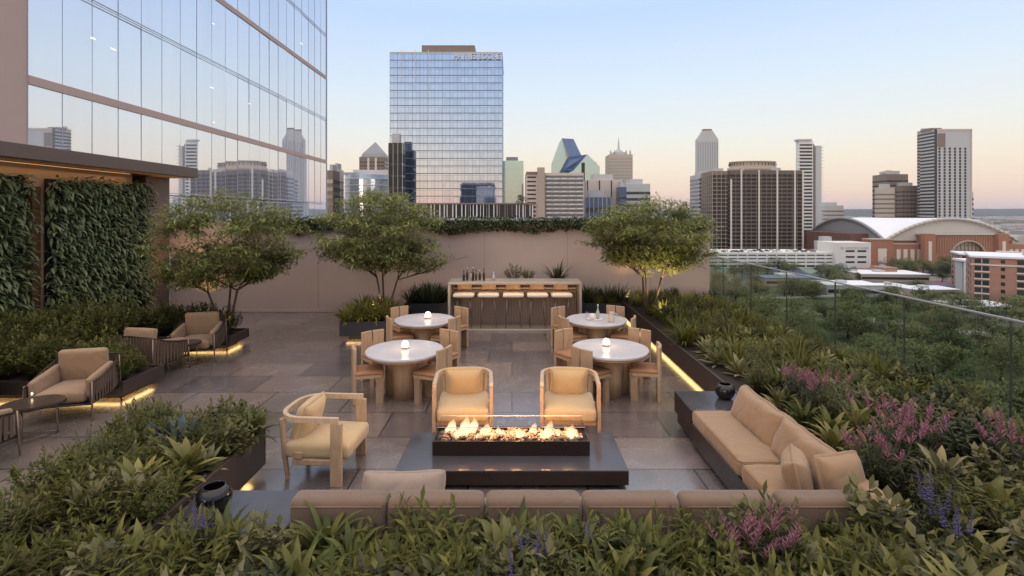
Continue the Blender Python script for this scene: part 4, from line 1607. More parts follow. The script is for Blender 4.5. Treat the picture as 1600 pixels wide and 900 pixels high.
# --- sofa: right run
sf = thing('corner_sofa', 'tan corner sofa run on a dark plinth along the right planter', 'sofa', (2.2, 4.1, 0))
MB().box(.12, .78, .1, 2.78, 0, .055).build('plinth', M['black'], sf)
MB().box(0, .80, -.02, 2.17, .057, .305, .006).build('base', M['bronze'], sf)
MB().box(0, .80, 2.17, 2.84, .19, .452, .006).build('end_table', M['bronze'], sf)
MB().box(.03, .80, 2.20, 2.80, .057, .188).build('end_table_foot', M['bronze'], sf)
MB().box(0.002, .798, 2.172, 2.838, .454, .460, .001).build('end_table_top', M['bronze_top'], sf)
MB().soft((.62, 1.32, .16), (.30, 1.50, .388), .05, .014, seed=7, wr=.009, cuts=18).build('seat_cushion', M['fabric'], sf)
MB().soft((.62, .92, .16), (.30, .36, .388), .05, .016, seed=9, wr=.011, cuts=18).build('seat_cushion', M['fabric'], sf)
pb = MB()
for (yy, ly) in ((1.50, 1.32), (.36, .92)):
    for zz in (.462, .325):
        pb.tube([(-.005, yy - ly / 2 + .05, zz), (-.005, yy + ly / 2 - .05, zz), (.03, yy + ly / 2 - .004, zz), (.40, yy + ly / 2 - .002, zz)], .005, 6)
        pb.tube([(-.005, yy - ly / 2 + .05, zz), (.03, yy - ly / 2 + .004, zz), (.40, yy - ly / 2 + .002, zz)], .005, 6)
pb.build('piping', M['piping'], sf)
MB().soft((.20, 2.45, .36), (.70, .92, .475), .07, .0, seed=3, wr=.003, cuts=16).build('back_bolster', M['fabric'], sf)
MB().soft((1.02, .42, .17), (.545, 1.62, .60), .07, .03, Matrix.Rotation(R(90), 4, 'Z') @ Matrix.Rotation(R(-68), 4, 'X'), seed=12, wr=.020, cuts=20, pinch=.04).build('back_cushion', M['fabric'], sf)
MB().soft((1.02, .42, .17), (.545, .66, .60), .07, .03, Matrix.Rotation(R(90), 4, 'Z') @ Matrix.Rotation(R(-66), 4, 'X'), seed=15, wr=.022, cuts=20, pinch=.04).build('back_cushion', M['fabric'], sf)
# front run, seen from behind
s2 = thing('sofa', 'long tan sofa with its back to the camera across the front', 'sofa', (-1.70, 3.86, 0))
MB().box(0, 3.88, .02, .62, 0, .26, .006).build('base', M['bronze'], s2)
nb = 6
for k in range(nb):
    x = .373 + k * .746
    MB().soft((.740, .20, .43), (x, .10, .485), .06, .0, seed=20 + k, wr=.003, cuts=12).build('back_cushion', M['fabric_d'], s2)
    MB().tube([(x - .34, -.003, .655), (x + .34, -.003, .655)], .004, 6).build('piping', M['piping'], s2)
    if k < 5:
        MB().soft((.738, .52, .15), (x, .36, .335), .05, .01, seed=30 + k, wr=.003).build('seat_cushion', M['fabric'], s2)
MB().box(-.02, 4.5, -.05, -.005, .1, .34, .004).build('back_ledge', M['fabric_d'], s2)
# loose pillows
def pillow(label, loc, size, rx, rz, seed, m, ry=0):
    o = MB().soft((size[0], size[1], size[2]), (0, 0, 0), .07, .035, seed=seed, wr=.012, cuts=14, pinch=.08).build('throw_pillow', m)
    o.location = loc
    o.rotation_euler = (rx, ry, rz)
    return tag(o, label, 'pillow')
pillow('pale pillow leaning on the sofa back left of the fire table', (-.90, 4.22, .535), (.68, .38, .15), R(58), R(2), 40, M['fabric_l'])
pillow('upright tan pillow in the corner of the sofa, left of its neighbour', (2.46, 4.42, .60), (.40, .40, .16), R(80), R(64), 43, M['fabric'])
pillow('crumpled tan pillow leaning on the right back of the sofa corner', (2.76, 4.30, .63), (.44, .42, .17), R(74), R(14), 46, M['fabric'])

# black vases (hurricane bowls)
def bowl(label, loc, s=1):
    b = MB()
    b.lathe([(.06, 0), (.10, .02), (.13, .075), (.135, .12), (.12, .17), (.085, .205), (.075, .205), (.108, .165), (.122, .12), (.118, .078), (.09, .03), (.03, .022)], 32)
    o = thing('glass_bowl', label, 'vase', loc, 0)
    b.build('bowl', M['black_glass'], o)
    MB().lathe([(.028, .024), (.028, .07)], 16).build('candle', mat('candle_wax', (.6, .4, .25), .6), o)
    o.scale = (s, s, s)
    return o
bowl('round smoked glass candle bowl on the sofa end table', (2.77, 6.66, .461), .93)
sd2 = thing('side_table', 'dark square side table at the left end of the front sofa', 'side table', (-2.28, 3.95, 0))
MB().box(-.42, .54, -.1, .52, .40, .452, .004).build('table_top', M['bronze_top'], sd2)
MB().box(-.38, .50, -.06, .48, 0, .398).build('base', M['bronze'], sd2)
bowl('round smoked glass candle bowl on the side table among the plants', (-2.42, 4.16, .453), 1.0)

# --- dining tables
def dining_table(label, x, y):
    t = thing('dining_table', label, 'dining table', (x, y, 0), 0, 'round dining tables')
    MB().lathe([(.55, .685), (.585, .69), (.60, .71), (.60, .735), (.594, .742)], 64).build('table_top', M['marble'], t)
    MB().lathe([(.50, .655), (.56, .66), (.575, .683)], 48).build('table_rim', M['oak_soft'], t)
    MB().lathe([(.20, 0), (.20, .654)], 40).build('pedestal', M['oak_soft'], t)
    MB().lathe([(.13, 0), (.13, .653)], 28, (-.20, .12, 0)).build('pedestal_column', M['oak_soft'], t)
    MB().lathe([(.13, 0), (.13, .653)], 28, (.20, .13, 0)).build('pedestal_column', M['oak_soft'], t)
    return t
def lamp(label, x, y, s=1.0):
    t = thing('table_lamp', label, 'lamp', (x, y, .742), 0, 'small glowing lamps on the dining tables')
    MB().lathe([(.045, 0), (.052, .008), (.050, .022), (.03, .026)], 24).build('base', M['oak'], t)
    MB().lathe([(.055, .027), (.060, .04), (.056, .075), (.044, .108), (.02, .122)], 28).build('lamp_shade', M['lampglow'], t)
    ld = bpy.data.lights.new('lamp_glow', 'POINT')
    ld.energy = 1.6
    ld.color = (1, .70, .38)
    ld.shadow_soft_size = .05
    lo = bpy.data.objects.new('lamp_glow', ld)
    COL.objects.link(lo)
    lo.parent = t
    lo.location = (0, 0, .22)
    t.scale = (s, s, s)
    return t
def dining_chair():
    t = thing('dining_chair', '', 'dining chair', (0, 0, 0), 0, 'slit backed oak dining chairs')
    for s in (-1, 1):
        b = MB()
        b.cbox((s * .108, .21 - .012, .42), (.196, .045, .84), .006, Matrix.Rotation(s * R(-9), 4, 'Z'))
        b.build('back_plank', M['oak'], t)
    MB().prism([(-.21, .17), (.21, .17), (.235, -.20), (.20, -.245), (-.20, -.245), (-.235, -.20)], .395, .44).build('seat_frame', M['oak'], t)
    MB().soft((.44, .42, .055), (0, -.03, .463), .025, .008, wr=.001, cuts=7).build('seat_pad', M['seat_leather'], t)
    for s in (-1, 1):
        b = MB()
        prof = [(-.055, 0), (.055, 0), (.05, .32), (.075, .39), (-.075, .39), (-.06, .32)]
        bm2 = MB()
        bm2.extr(prof, -.028, .028)
        b.merge(bm2.bm, Matrix.Translation((s * .165, -.17, 0)) @ Matrix.Rotation(R(90 - s * 12), 4, 'Z'))
        b.build('front_leg', M['oak'], t)
    return t
dc = dining_chair()
used = [False]
def dchair(tx, ty, rx_, ry_, label, out=.21):
    dv = Vector((rx_, ry_, 0))
    n = dv.normalized()
    p = Vector((tx, ty, 0)) + dv - n * out
    rz = math.atan2(-n.x, n.y)   # back (+Y) points outward along n
    if not used[0]:
        used[0] = True
        dc.location = p
        dc.rotation_euler = (0, 0, rz)
        dc['label'] = label
    else:
        dup(dc, p, rz, label)
T = [('near left', -1.68, 8.02), ('far left', -1.76, 10.3), ('near right', 1.55, 8.1), ('far right', 1.70, 10.3)]
desc = {'near left': 'round marble topped dining table, front one on the left side',
        'far left': 'round marble topped dining table, rear one on the left side',
        'near right': 'round marble topped dining table with a lamp, front one on the right side',
        'far right': 'round dining table laid with a tray, bottle and pitcher near the bar'}
pos = {'near left': [(-.74, -.22), (.68, -.30), (-.74, .84), (.60, .90)],
       'far left': [(-.66, -.32), (.66, -.32), (-.70, .85), (.68, .78)],
       'near right': [(-.52, -.42), (.74, -.18), (-.66, .88), (.70, .90)],
       'far right': [(-.72, -.3), (.70, -.28), (-.72, .80), (.58, .95)]}
where = ['left front', 'right front', 'left rear', 'right rear']
for nm, x, y in T:
    dining_table(desc[nm], x, y)
    for (rx_, ry_), wh in zip(pos[nm], where):
        dchair(x, y, rx_, ry_, 'oak dining chair at the %s corner of the %s dining table' % (wh, nm))
lamp('small glowing lamp on the front left dining table', -1.68, 8.05)
lamp('small glowing lamp on the front right dining table', 1.51, 8.2)
lamp('small glowing lamp on the rear left dining table', -1.70, 10.35, 1.1)
# tableware on the far right table
o = MB().lathe([(.13, 0), (.155, .006), (.165, .018), (.160, .020), (.145, .010)], 36).build('serving_tray', M['white'])
o.location = (1.65, 10.24, .743)
tag(o, 'round white tray on the rear right dining table', 'tray')
bt2 = thing('bottle', 'clear bottle standing on the white tray', 'bottle', (1.72, 10.26, .764))
MB().lathe([(.032, 0), (.034, .02), (.034, .13), (.014, .18), (.012, .25), (.015, .252)], 20).build('bottle_glass', mat('bottle_glass', (.35, .38, .36), .08), bt2)
MB().lathe([(.016, .253), (.016, .275)], 14).build('cap', M['white'], bt2)
o = MB().lathe([(.04, 0), (.055, .02), (.06, .06), (.05, .09), (.03, .10)], 24).build('sugar_bowl', M['stool_seat'])
o.location = (1.60, 10.22, .764)
tag(o, 'small cream bowl on the white tray beside the bottle', 'bowl')
pc2 = thing('pitcher', 'glass pitcher of pale drink on the rear right dining table', 'pitcher', (1.94, 10.0, .743))
MB().lathe([(.055, 0), (.065, .05), (.06, .12), (.045, .17), (.055, .20)], 24).build('pitcher_body', mat('pitcher_glass', (.62, .50, .40), .1), pc2)
MB().tube([(.06, 0, .05), (.11, 0, .08), (.11, 0, .15), (.05, 0, .18)], .008, 8).build('handle', M['white'], pc2)
for k, (x, y) in enumerate(((1.53, 10.42), (2.0, 10.2))):
    o = MB().lathe([(.028, 0), (.034, .12), (.031, .12), (.026, .006)], 20).build('drinking_glass', M['clear_glass'])
    o.location = (x, y, .743)
    tag(o, ['tall clear glass behind the tray on the rear right table', 'short clear glass right of the pitcher'][k], 'glass')

# --- bar
br = thing('bar_counter', 'long outdoor bar in a pale metal frame against the back wall', 'bar', (.07, 12.45, 0))
hx = 1.63
M['brass'] = mat('pale_brass', (.56, .47, .38), .35, metal=.5, var=.06)
MB().box(-hx, -hx + .06, 0, .74, 0, 1.13, .004).build('frame_side', M['brass'], br)
MB().box(hx - .06, hx, 0, .74, 0, 1.13, .004).build('frame_side', M['brass'], br)
MB().box(-hx, hx, 0, .74, 1.132, 1.19, .006).build('counter_top', M['brass'], br)
MB().box(-hx + .062, hx - .062, 0, .74, 0, .045, .004).build('frame_base', M['brass'], br)
sl = MB()
for k in range(78):
    x = -hx + .09 + k * (2 * hx - .18) / 77
    sl.box(x - .014, x + .014, .56, .60, .05, .92)
sl.build('slatted_front', mat('bar_slats', (.34, .245, .19), .5, var=.1), br)
MB().box(-hx + .07, hx - .07, .60, .66, .05, 1.13).build('back_panel', M['walnut'], br)
MB().box(-hx + .07, hx - .07, .52, .60, .95, .985, .003).build('shelf', M['brass'], br)
ub = bpy.data.lights.new('bar_light', 'AREA')
ub.shape = 'RECTANGLE'
ub.size, ub.size_y = 3.0, .03
ub.color = (1.0, .66, .36)
ub.energy = 4
ubo = bpy.data.objects.new('bar_light', ub)
COL.objects.link(ubo)
ubo.parent = br
ubo.location = (0, .08, 1.12)
ubo.rotation_euler = (R(28), 0, 0)
MB().box(-1.5, 1.5, .06, .075, 1.124, 1.13).build('led_strip', emis('bar_led', (1, .66, .36), 1.5), br)
def stool():
    t = thing('bar_stool', '', 'bar stool', (0, 0, 0), 0, 'bar stools in a row along the bar')
    MB().soft((.52, .42, .085), (0, 0, .80), .04, .01, wr=.001).build('seat_cushion', M['stool_seat'], t)
    MB().box(-.16, .16, -.15, .15, .735, .76, .004).build('seat_base', M['metal_rod'], t)
    b = MB()
    pts = [(.20 * math.sin(a), .10 + .12 * math.cos(a), .985) for a in [R(-62 + 124 * k / 8) for k in range(9)]]
    b.sweep(pts, .02, .17)
    b.build('backrest', M['oak'], t)
    MB().tube([(-.09, .19, .76), (-.09, .215, .91)], .009, 6).build('back_strut', M['metal_rod'], t)
    MB().tube([(.09, .19, .76), (.09, .215, .91)], .009, 6).build('back_strut', M['metal_rod'], t)
    for sx in (-1, 1):
        for sy in (-1, 1):
            MB().tube([(sx * .15, sy * .14, .74), (sx * .19, sy * .17, .0)], .010, 6).build('leg', M['metal_rod'], t)
    MB().sweep([(-.178, -.16, .2), (.178, -.16, .2), (.178, .16, .2), (-.178, .16, .2)], .018, .018, closed=True).build('footrest', M['metal_rod'], t)
    return t
s0 = stool()
lab = ['leftmost of the five cream seated bar stools', 'second bar stool from the left', 'middle one of the five bar stools', 'second bar stool from the right', 'rightmost of the five cream seated bar stools']
for k, px in enumerate((725, 763.5, 802, 839.6, 877.4)):
    x = (px - 800) * 12.72 / 800
    if k == 0:
        s0.location = (x, 12.72, .046)
        s0['label'] = lab[0]
    else:
        dup(s0, (x, 12.72, .046), 0, lab[k])
btl = [(.033, .22, (.02, .03, .015)), (.03, .28, (.05, .03, .01)), (.035, .18, (.5, .5, .5)), (.03, .30, (.02, .02, .02)), (.028, .24, (.10, .05, .02))]
bnames = ['dark green bottle', 'brown bottle', 'short clear jar', 'tall black bottle', 'amber bottle']
xs = [-1.20, -1.12, -1.03, -.97, -.90, -.81, -.70, -.46]
for k, x in enumerate(xs):
    r_, h_, c_ = btl[k % 5]
    t = thing('bar_bottle', '%s on the bar top, number %s from the left end' % (bnames[k % 5], ['one', 'two', 'three', 'four', 'five', 'six', 'seven', 'eight'][k]), 'bottle', (x, 12.75 + .06 * (k % 3), 1.191), 0, 'bottles on the bar top')
    MB().lathe([(r_, 0), (r_, h_ * .6), (r_ * .35, h_ * .75), (r_ * .35, h_)], 16).build('bottle_glass', mat('liquor_glass', c_, .1), t)
    MB().lathe([(r_ * .42, h_ + .001), (r_ * .42, h_ + .03)], 10).build('cap', M['white'] if k % 2 else M['black'], t)

# --- strap lounge chairs by the pavilion, face -Y
def strap_chair():
    t = thing('strap_lounge_chair', '', 'lounge chair', (0, 0, 0), 0, 'strap sided lounge chairs by the pavilion')
    w, d = .37, .36
    # curved side rails
    def rail(s):
        return [(s * (w - .02), -d, .48), (s * (w + .02), -d * .3, .52), (s * (w + .02), d * .5, .60), (s * (w - .03), d, .68)]
    fb = MB()
    for s in (-1, 1):
        fb.tube(rail(s), .011, 8)
        fb.tube([(s * (w - .02), -d, .22), (s * w, d, .24)], .011, 8)
    fb.tube([(-w + .03, d, .68), (0, d + .03, .70), (w - .03, d, .68)], .011, 8)
    fb.tube([(-w + .02, -d, .22), (w - .02, -d, .22)], .011, 8)
    fb.tube([(-w, d, .24), (w, d, .24)], .011, 8)
    fb.box(-w + .01, w - .01, -d, d, .205, .225)
    fb.build('frame', M['metal_dark'], t)
    for s in (-1, 1):
        b = MB()
        rl = rail(s)
        for k in range(13):
            u = k / 12 * 3
            i = min(2, int(u))
            f = u - i
            p = Vector(rl[i]).lerp(Vector(rl[i + 1]), f)
            q = Vector((s * (w - .01), -d + 2 * d * k / 12, .23))
            mid = (p + q) / 2
            b.cbox(mid, (.006, .036, (p - q).length), 0)
        b.build('strap_side', M['strap'], t)
        MB().soft((.07, .60, .25), (s * (w - .062), -.03, .45), .03, .003, Matrix.Rotation(R(8), 4, 'X'), wr=.003, seed=2).build('arm_cushion', M['fabric'], t)
    b = MB()
    for k in range(13):
        x = -w + .05 + (2 * w - .10) * k / 12
        b.cbox((x, d + .012, .46), (.036, .006, .46), 0)
    b.build('strap_back', M['strap'], t)
    MB().soft((.56, .62, .15), (0, -.04, .305), .05, .015, wr=.003, seed=6).build('seat_cushion', M['fabric'], t)
    MB().soft((.56, .44, .11), (0, .24, .58), .035, .012, Matrix.Rotation(R(-80), 4, 'X'), wr=.005, seed=8).build('back_cushion', M['fabric'], t)
    for sx in (-1, 1):
        for sy in (-1, 1):
            MB().tube([(sx * (w - .01), sy * (d - .01), .5 if sy < 0 else .66), (sx * (w + .01), sy * (d + .01), 0)], .011, 8).build('leg', M['metal_rod'], t)
    return t
lc = strap_chair()
lc['label'] = 'strap lounge chair facing forward in the near pavilion nook'
lc.location = (-6.28, 7.35, 0)
lc.rotation_euler = (0, 0, R(14))
lc.scale = (1.08,) * 3
dup(lc, (-6.28, 5.72, 0), R(172), 'strap lounge chair seen from behind at the left edge of the photo')
dup(lc, (-6.45, 9.18, 0), R(170), 'strap lounge chair seen from behind in the far pavilion nook')
dup(lc, (-6.22, 10.15, 0), R(14), 'strap lounge chair facing forward in the far pavilion nook')
def coffee(label, x, y, s):
    t = thing('coffee_table', label, 'coffee table', (x, y, 0), R(10), 'dark oval coffee tables between lounge chairs')
    poly = []
    for k in range(28):
        a = 2 * math.pi * k / 28
        poly.append((.30 * math.cos(a) * (1 + .08 * math.cos(2 * a)), .27 * math.sin(a) + .03 * math.cos(a)))
    MB().prism(poly, .43, .455).build('table_top', mat('dark_table_top', (.075, .05, .04), .25), t)
    MB().prism([(x_ * 1.03, y_ * 1.03) for x_, y_ in poly], .415, .429).build('edge_rim', M['metal_dark'], t)
    for a in (30, 150, 270):
        MB().tube([(.22 * math.cos(R(a)), .2 * math.sin(R(a)), .43), (.24 * math.cos(R(a)), .22 * math.sin(R(a)), 0)], .009, 8).build('leg', M['metal_rod'], t)
    MB().tube([(.24 * math.cos(R(a)), .22 * math.sin(R(a)), .03) for a in (30, 150, 270, 30)], .007, 6).build('foot_ring', M['metal_rod'], t)
    t.scale = (s, s, 1)
    return t
coffee('dark oval coffee table with a candle in the near pavilion nook', -6.12, 6.55, 1.0)
coffee('dark oval coffee table in the far pavilion nook', -6.12, 9.62, .75)
cn = thing('candle_glass', 'small lit candle glass on the near coffee table', 'candle', (-6.30, 6.72, .456))
MB().lathe([(.03, 0), (.034, .07), (.031, .07), (.027, .006)], 20).build('glass_cup', M['clear_glass'], cn)
MB().lathe([(.006, .03), (.011, .045), (.003, .062)], 10).build('flame', emis('candle_flame', (1, .8, .5), 9), cn)

# a few fallen leaves on the tiles
b_ = MB()
_r = random.Random(19)
for k in range(90):
    x, y = _r.uniform(-5.6, 2.9), _r.uniform(4.6, 14.5)
    if _r.random() < .6:
        x = _r.choice([_r.uniform(-5.7, -4.6), _r.uniform(2.3, 2.95)])
    a, L = _r.uniform(0, 6.28), _r.uniform(.02, .04)
    c, s_ = math.cos(a) * L, math.sin(a) * L
    vs_ = [b_.bm.verts.new(v) for v in ((x - c, y - s_, .003), (x + s_ * .4, y - c * .4, .008), (x + c, y + s_, .004), (x - s_ * .4, y + c * .4, .007))]
    b_.bm.faces.new(vs_)
tag(b_.build('fallen_leaves', mat('dry_leaf', (.16, .11, .04), .8, var=.4, scale=1)), 'scattered dry fallen leaves on the terrace tiles', 'leaves', kind='stuff')
# ================================================================== plants
def leaf(b, base, az, el, L, W, droop=.8, seg=3, fold=.25, twist=0.0, wpos=.45):
    """one arching leaf made of a folded strip"""
    p = Vector(base)
    d = Vector((math.cos(az) * math.cos(el), math.sin(az) * math.cos(el), math.sin(el)))
    side = Vector((-math.sin(az + twist), math.cos(az + twist), 0))
    rows = []
    e = el
    for k in range(seg + 1):
        s = k / seg
        wq = W * .5 * (math.sin(math.pi * min(1, (s ** .8) * .88 + .10)))
        if k == seg: wq *= .12
        up = side.cross(d)
        if seg >= 2 and fold:
            rows.append((b.bm.verts.new(p - side * wq + up * wq * fold), b.bm.verts.new(p), b.bm.verts.new(p + side * wq + up * wq * fold)))
        else:
            rows.append((b.bm.verts.new(p - side * wq), b.bm.verts.new(p + side * wq)))
        e -= droop / seg * (.5 + s)
        d = Vector((math.cos(az) * math.cos(e), math.sin(az) * math.cos(e), math.sin(e)))
        p = p + d * (L / seg)
    for r0, r1 in zip(rows[:-1], rows[1:]):
        for i in range(len(r0) - 1):
            f = b.bm.faces.new((r0[i], r0[i + 1], r1[i + 1], r1[i]))
            f.smooth = True

L_ = {
 'hedge': leafmat('hedge_leaf', [(.034, .048, .011), (.085, .096, .021), (.18, .17, .04), (.05, .066, .017)], .6, .3, .25),
 'yellow': leafmat('yellow_green_leaf', [(.045, .056, .012), (.13, .128, .026), (.08, .086, .02), (.25, .215, .055)], .6, .3, .25),
 'gold': leafmat('golden_leaf', [(.14, .15, .03), (.28, .26, .06), (.36, .31, .09), (.18, .18, .04)], .5, .35, .3),
 'round': leafmat('round_leaf', [(.04, .045, .016), (.10, .10, .034), (.19, .17, .065), (.06, .065, .024)], .45, .2, .35),
 'fresh': leafmat('fresh_leaf', [(.035, .052, .012), (.085, .105, .024), (.17, .165, .045), (.05, .07, .018)], .55, .3, .3),
 'dark': leafmat('dark_leaf', [(.015, .024, .010), (.038, .050, .020), (.07, .078, .032), (.022, .030, .016)], .5, .15, .25),
 'broad': leafmat('broad_leaf', [(.05, .07, .018), (.15, .15, .038), (.31, .265, .085), (.10, .105, .03)], .5, .2, .3),
 'pale': leafmat('pale_leaf', [(.11, .12, .06), (.27, .24, .11), (.17, .16, .09), (.38, .31, .13)], .5, .2, .3),
 'blue': leafmat('blue_grey_leaf', [(.04, .06, .07), (.09, .12, .15), (.06, .08, .08)], .5, .15, .3),
 'grass': leafmat('grass_blade', [(.055, .070, .014), (.12, .125, .026), (.21, .18, .045), (.04, .055, .015)], .6, .25, .25),
 'wall': leafmat('green_wall_leaf', [(.04, .06, .025), (.11, .145, .06), (.20, .23, .11), (.30, .31, .18)], .45, .2, .35),
 'tree': leafmat('tree_leaf', [(.11, .135, .045), (.23, .26, .085), (.36, .36, .14), (.16, .19, .065)], .6, .35, .25),
 'pink': leafmat('pink_petal', [(.28, .09, .13), (.40, .17, .22), (.29, .13, .23)], .6, .3, .2),
 'purple': leafmat('purple_petal', [(.08, .06, .20), (.15, .12, .33), (.11, .08, .24)], .6, .3, .2),
 'red': leafmat('bronze_leaf', [(.10, .03, .03), (.16, .06, .05), (.07, .04, .03)], .5, .2, .3),
 'park': leafmat('park_tree_leaf', [(.03, .05, .025), (.09, .12, .05), (.20, .21, .09), (.06, .09, .04)], .7, .15, .15, .75),
}
M['stem'] = mat('plant_stem', (.07, .06, .03), .8, var=.2)
pr_ = random.Random(31)
def u(a, b): return pr_.uniform(a, b)

def mesh_shrub(seed, h=.5, r=.28, n=26, ll=.075, lw=.026, per=12):
    """bush: thin stems closed in by whorls of small leaves"""
    pr_.seed(seed)
    f, s = MB(), MB()
    for k in range(n):
        a = u(0, 6.28)
        q = r * math.sqrt(u(0, 1))
        top = Vector((q * math.cos(a), q * math.sin(a), h * (1 - .45 * (q / r) ** 2) * u(.75, 1.05)))
        b0 = top * .25
        b0.z = 0
        mid = (b0 + top) / 2 + Vector((u(-.03, .03), u(-.03, .03), 0))
        s.tube([b0, mid, top], [.004, .003, .002], 4)
        for j in range(per):
            t = 1 - .62 * (j / per) ** 1.1
            p = b0.lerp(mid, t * 2) if t < .5 else mid.lerp(top, t * 2 - 1)
            leaf(f, p, a + u(-2.4, 2.4), u(.0, 1.1) if j else 1.3, ll * u(.7, 1.25), lw * u(.8, 1.2), u(.3, 1.1), 2, .3)
    return f, s
def mesh_broad(seed, n=34, L=.30, W=.06, h=.12, el=(.3, 1.35), droop=1.0):
    """rosette of broad arching strap leaves"""
    pr_.seed(seed)
    f, s = MB(), MB()
    for k in range(n):
        a = k * 2.4 + u(-.3, .3)
        t = k / n
        e = el[0] + (el[1] - el[0]) * t
        leaf(f, (.02 * math.cos(a), .02 * math.sin(a), h * (t * .9 + .1)), a, e + u(-.15, .15), L * u(.75, 1.1) * (1 - .25 * t), W * u(.85, 1.15), droop * u(.7, 1.2), 4, .35, u(-.2, .2))
    s.tube([(0, 0, 0), (0, 0, h)], [.018, .012], 6)
    return f, s
def mesh_grass(seed, n=90, L=.5, W=.011, droop=1.3, spread=.07):
    pr_.seed(seed)
    f, s = MB(), MB()
    for k in range(n):
        a = u(0, 6.28)
        q = spread * math.sqrt(u(0, 1))
        leaf(f, (q * math.cos(a), q * math.sin(a), 0), a + u(-.5, .5), u(.75, 1.5), L * u(.6, 1.1), W * u(.8, 1.3), droop * u(.3, 1.2), 4, 0)
    s.tube([(0, 0, 0), (0, 0, .03)], [.03, .02], 6)
    return f, s
def mesh_spikes(seed, n=9, h=.5, hl=.16, r=.13, rad=.014, kind=0):
    """flower spikes: stems carrying whorls of petals"""
    pr_.seed(seed)
    f, s = MB(), MB()
    for k in range(n):
        a, q = u(0, 6.28), r * math.sqrt(u(0, 1))
        top = Vector((q * math.cos(a) * 1.7, q * math.sin(a) * 1.7, h * u(.75, 1.05)))
        b0 = Vector((q * math.cos(a) * .4, q * math.sin(a) * .4, 0))
        s.tube([b0, b0.lerp(top, .6), top], [.004, .003, .002], 4)
        m = 34 if kind == 0 else 20
        dirv = (top - b0).normalized()
        for j in range(m):
            t = j / m
            p = top - dirv * hl * t
            rr = rad * (.35 + .9 * t)
            leaf(f, p, j * 2.4, u(.1, .9) if kind == 0 else u(.7, 1.3), rr * (1.5 if kind == 0 else 3.2), rr * (.9 if kind == 0 else .8), .4, 2, .3)
    return f, s

PROTO = {}
def proto(kind, name, cat, lf, variants, fm, extra=None):
    PROTO[kind] = (name, cat, [(a.mesh('foliage', L_[lf]), b.mesh('stems', M['stem'])) for a, b in variants], fm, extra)
proto('small', 'leafy_shrub', 'shrub', 'hedge', [mesh_shrub(s, .46, .27, 30) for s in (1, 2, 3)], .46)
proto('smally', 'yellow_green_shrub', 'shrub', 'yellow', [mesh_shrub(s, .40, .26, 30, .085, .020) for s in (4, 5, 6)], .4)
proto('darks', 'dark_shrub', 'shrub', 'dark', [mesh_shrub(s, .42, .28, 26, .10, .035) for s in (7, 8)], .4)
proto('hedge', 'hedge_bush', 'shrub', 'hedge', [mesh_shrub(s, .80, .42, 60, .085, .035, 16) for s in (9, 10, 11)], .8)
proto('round', 'round_leaved_shrub', 'shrub', 'round', [mesh_shrub(s, .44, .26, 26, .075, .048, 12) for s in (71, 72)], .4)
proto('fine', 'fine_leaved_shrub', 'shrub', 'fresh', [mesh_shrub(s, .52, .22, 34, .055, .011, 22) for s in (73, 74)], .5)
proto('long', 'long_leaved_plant', 'plant', 'fresh', [mesh_broad(s, 40, .38, .045, .14, (.4, 1.5), 1.3) for s in (75, 76)], .4)
proto('broad', 'broad_leaved_plant', 'plant', 'broad', [mesh_broad(s) for s in (12, 13, 14)], .3)
proto('broadl', 'large_leaved_plant', 'plant', 'broad', [mesh_broad(s, 26, .34, .085, .16, (.35, 1.4), .8) for s in (15, 16)], .4)
proto('pale', 'pale_leaved_plant', 'plant', 'pale', [mesh_broad(s, 22, .26, .07, .14, (.3, 1.4), .7) for s in (17, 18)], .3)
proto('blue', 'blue_grey_plant', 'plant', 'blue', [mesh_broad(s, 24, .30, .05, .10, (.5, 1.4), .5) for s in (19, 20)], .3)
proto('grass', 'ornamental_grass', 'grass clump', 'grass', [mesh_grass(s) for s in (21, 22, 23)], .5)
proto('spiky', 'spiky_plant', 'plant', 'dark', [mesh_grass(s, 70, .60, .028, .7, .05) for s in (24, 25)], .6)
proto('strappy', 'strappy_plant', 'plant', 'yellow', [mesh_grass(s, 90, .46, .030, 1.5, .06) for s in (26, 27)], .5)
proto('bright', 'strappy_plant', 'plant', 'gold', [mesh_grass(s, 110, .46, .034, 1.5, .07) for s in (81, 82)], .5)
proto('redl', 'bronze_leaved_plant', 'plant', 'red', [mesh_broad(s, 24, .22, .05, .14, (.4, 1.4), .7) for s in (28,)], .3)
fl1 = [mesh_spikes(s, 16, .46, .12, .15, .015, 1) for s in (41, 42)]
fl2 = [mesh_spikes(s, 5, .62, .24, .09, .019, 0) for s in (43, 44)]
FL = {'pink': [(a.mesh('blossoms', L_['pink']), b.mesh('flower_stems', M['stem'])) for a, b in fl1],
      'purple': [(a.mesh('blossoms', L_['purple']), b.mesh('flower_stems', M['stem'])) for a, b in fl2]}
bush = [(a.mesh('foliage', L_['dark']), b.mesh('stems', M['stem'])) for a, b in [mesh_shrub(s, .36, .2, 20, .08, .016) for s in (51, 52)]]
count = {}
def put(kind, loc, rz, s, label, group):
    name, cat, vs, fm, extra = PROTO[kind]
    me, ms = vs[pr2.randrange(len(vs))]
    t = thing(name, label, cat, loc, rz, group)
    t.scale = (s, s, s)
    for nm, q in (('foliage', me), ('stems', ms)):
        o = bpy.data.objects.new(nm, q)
        COL.objects.link(o)
        o.parent = t
    t.rotation_euler = (pr2.uniform(-.08, .08), pr2.uniform(-.08, .08), rz)
    return t
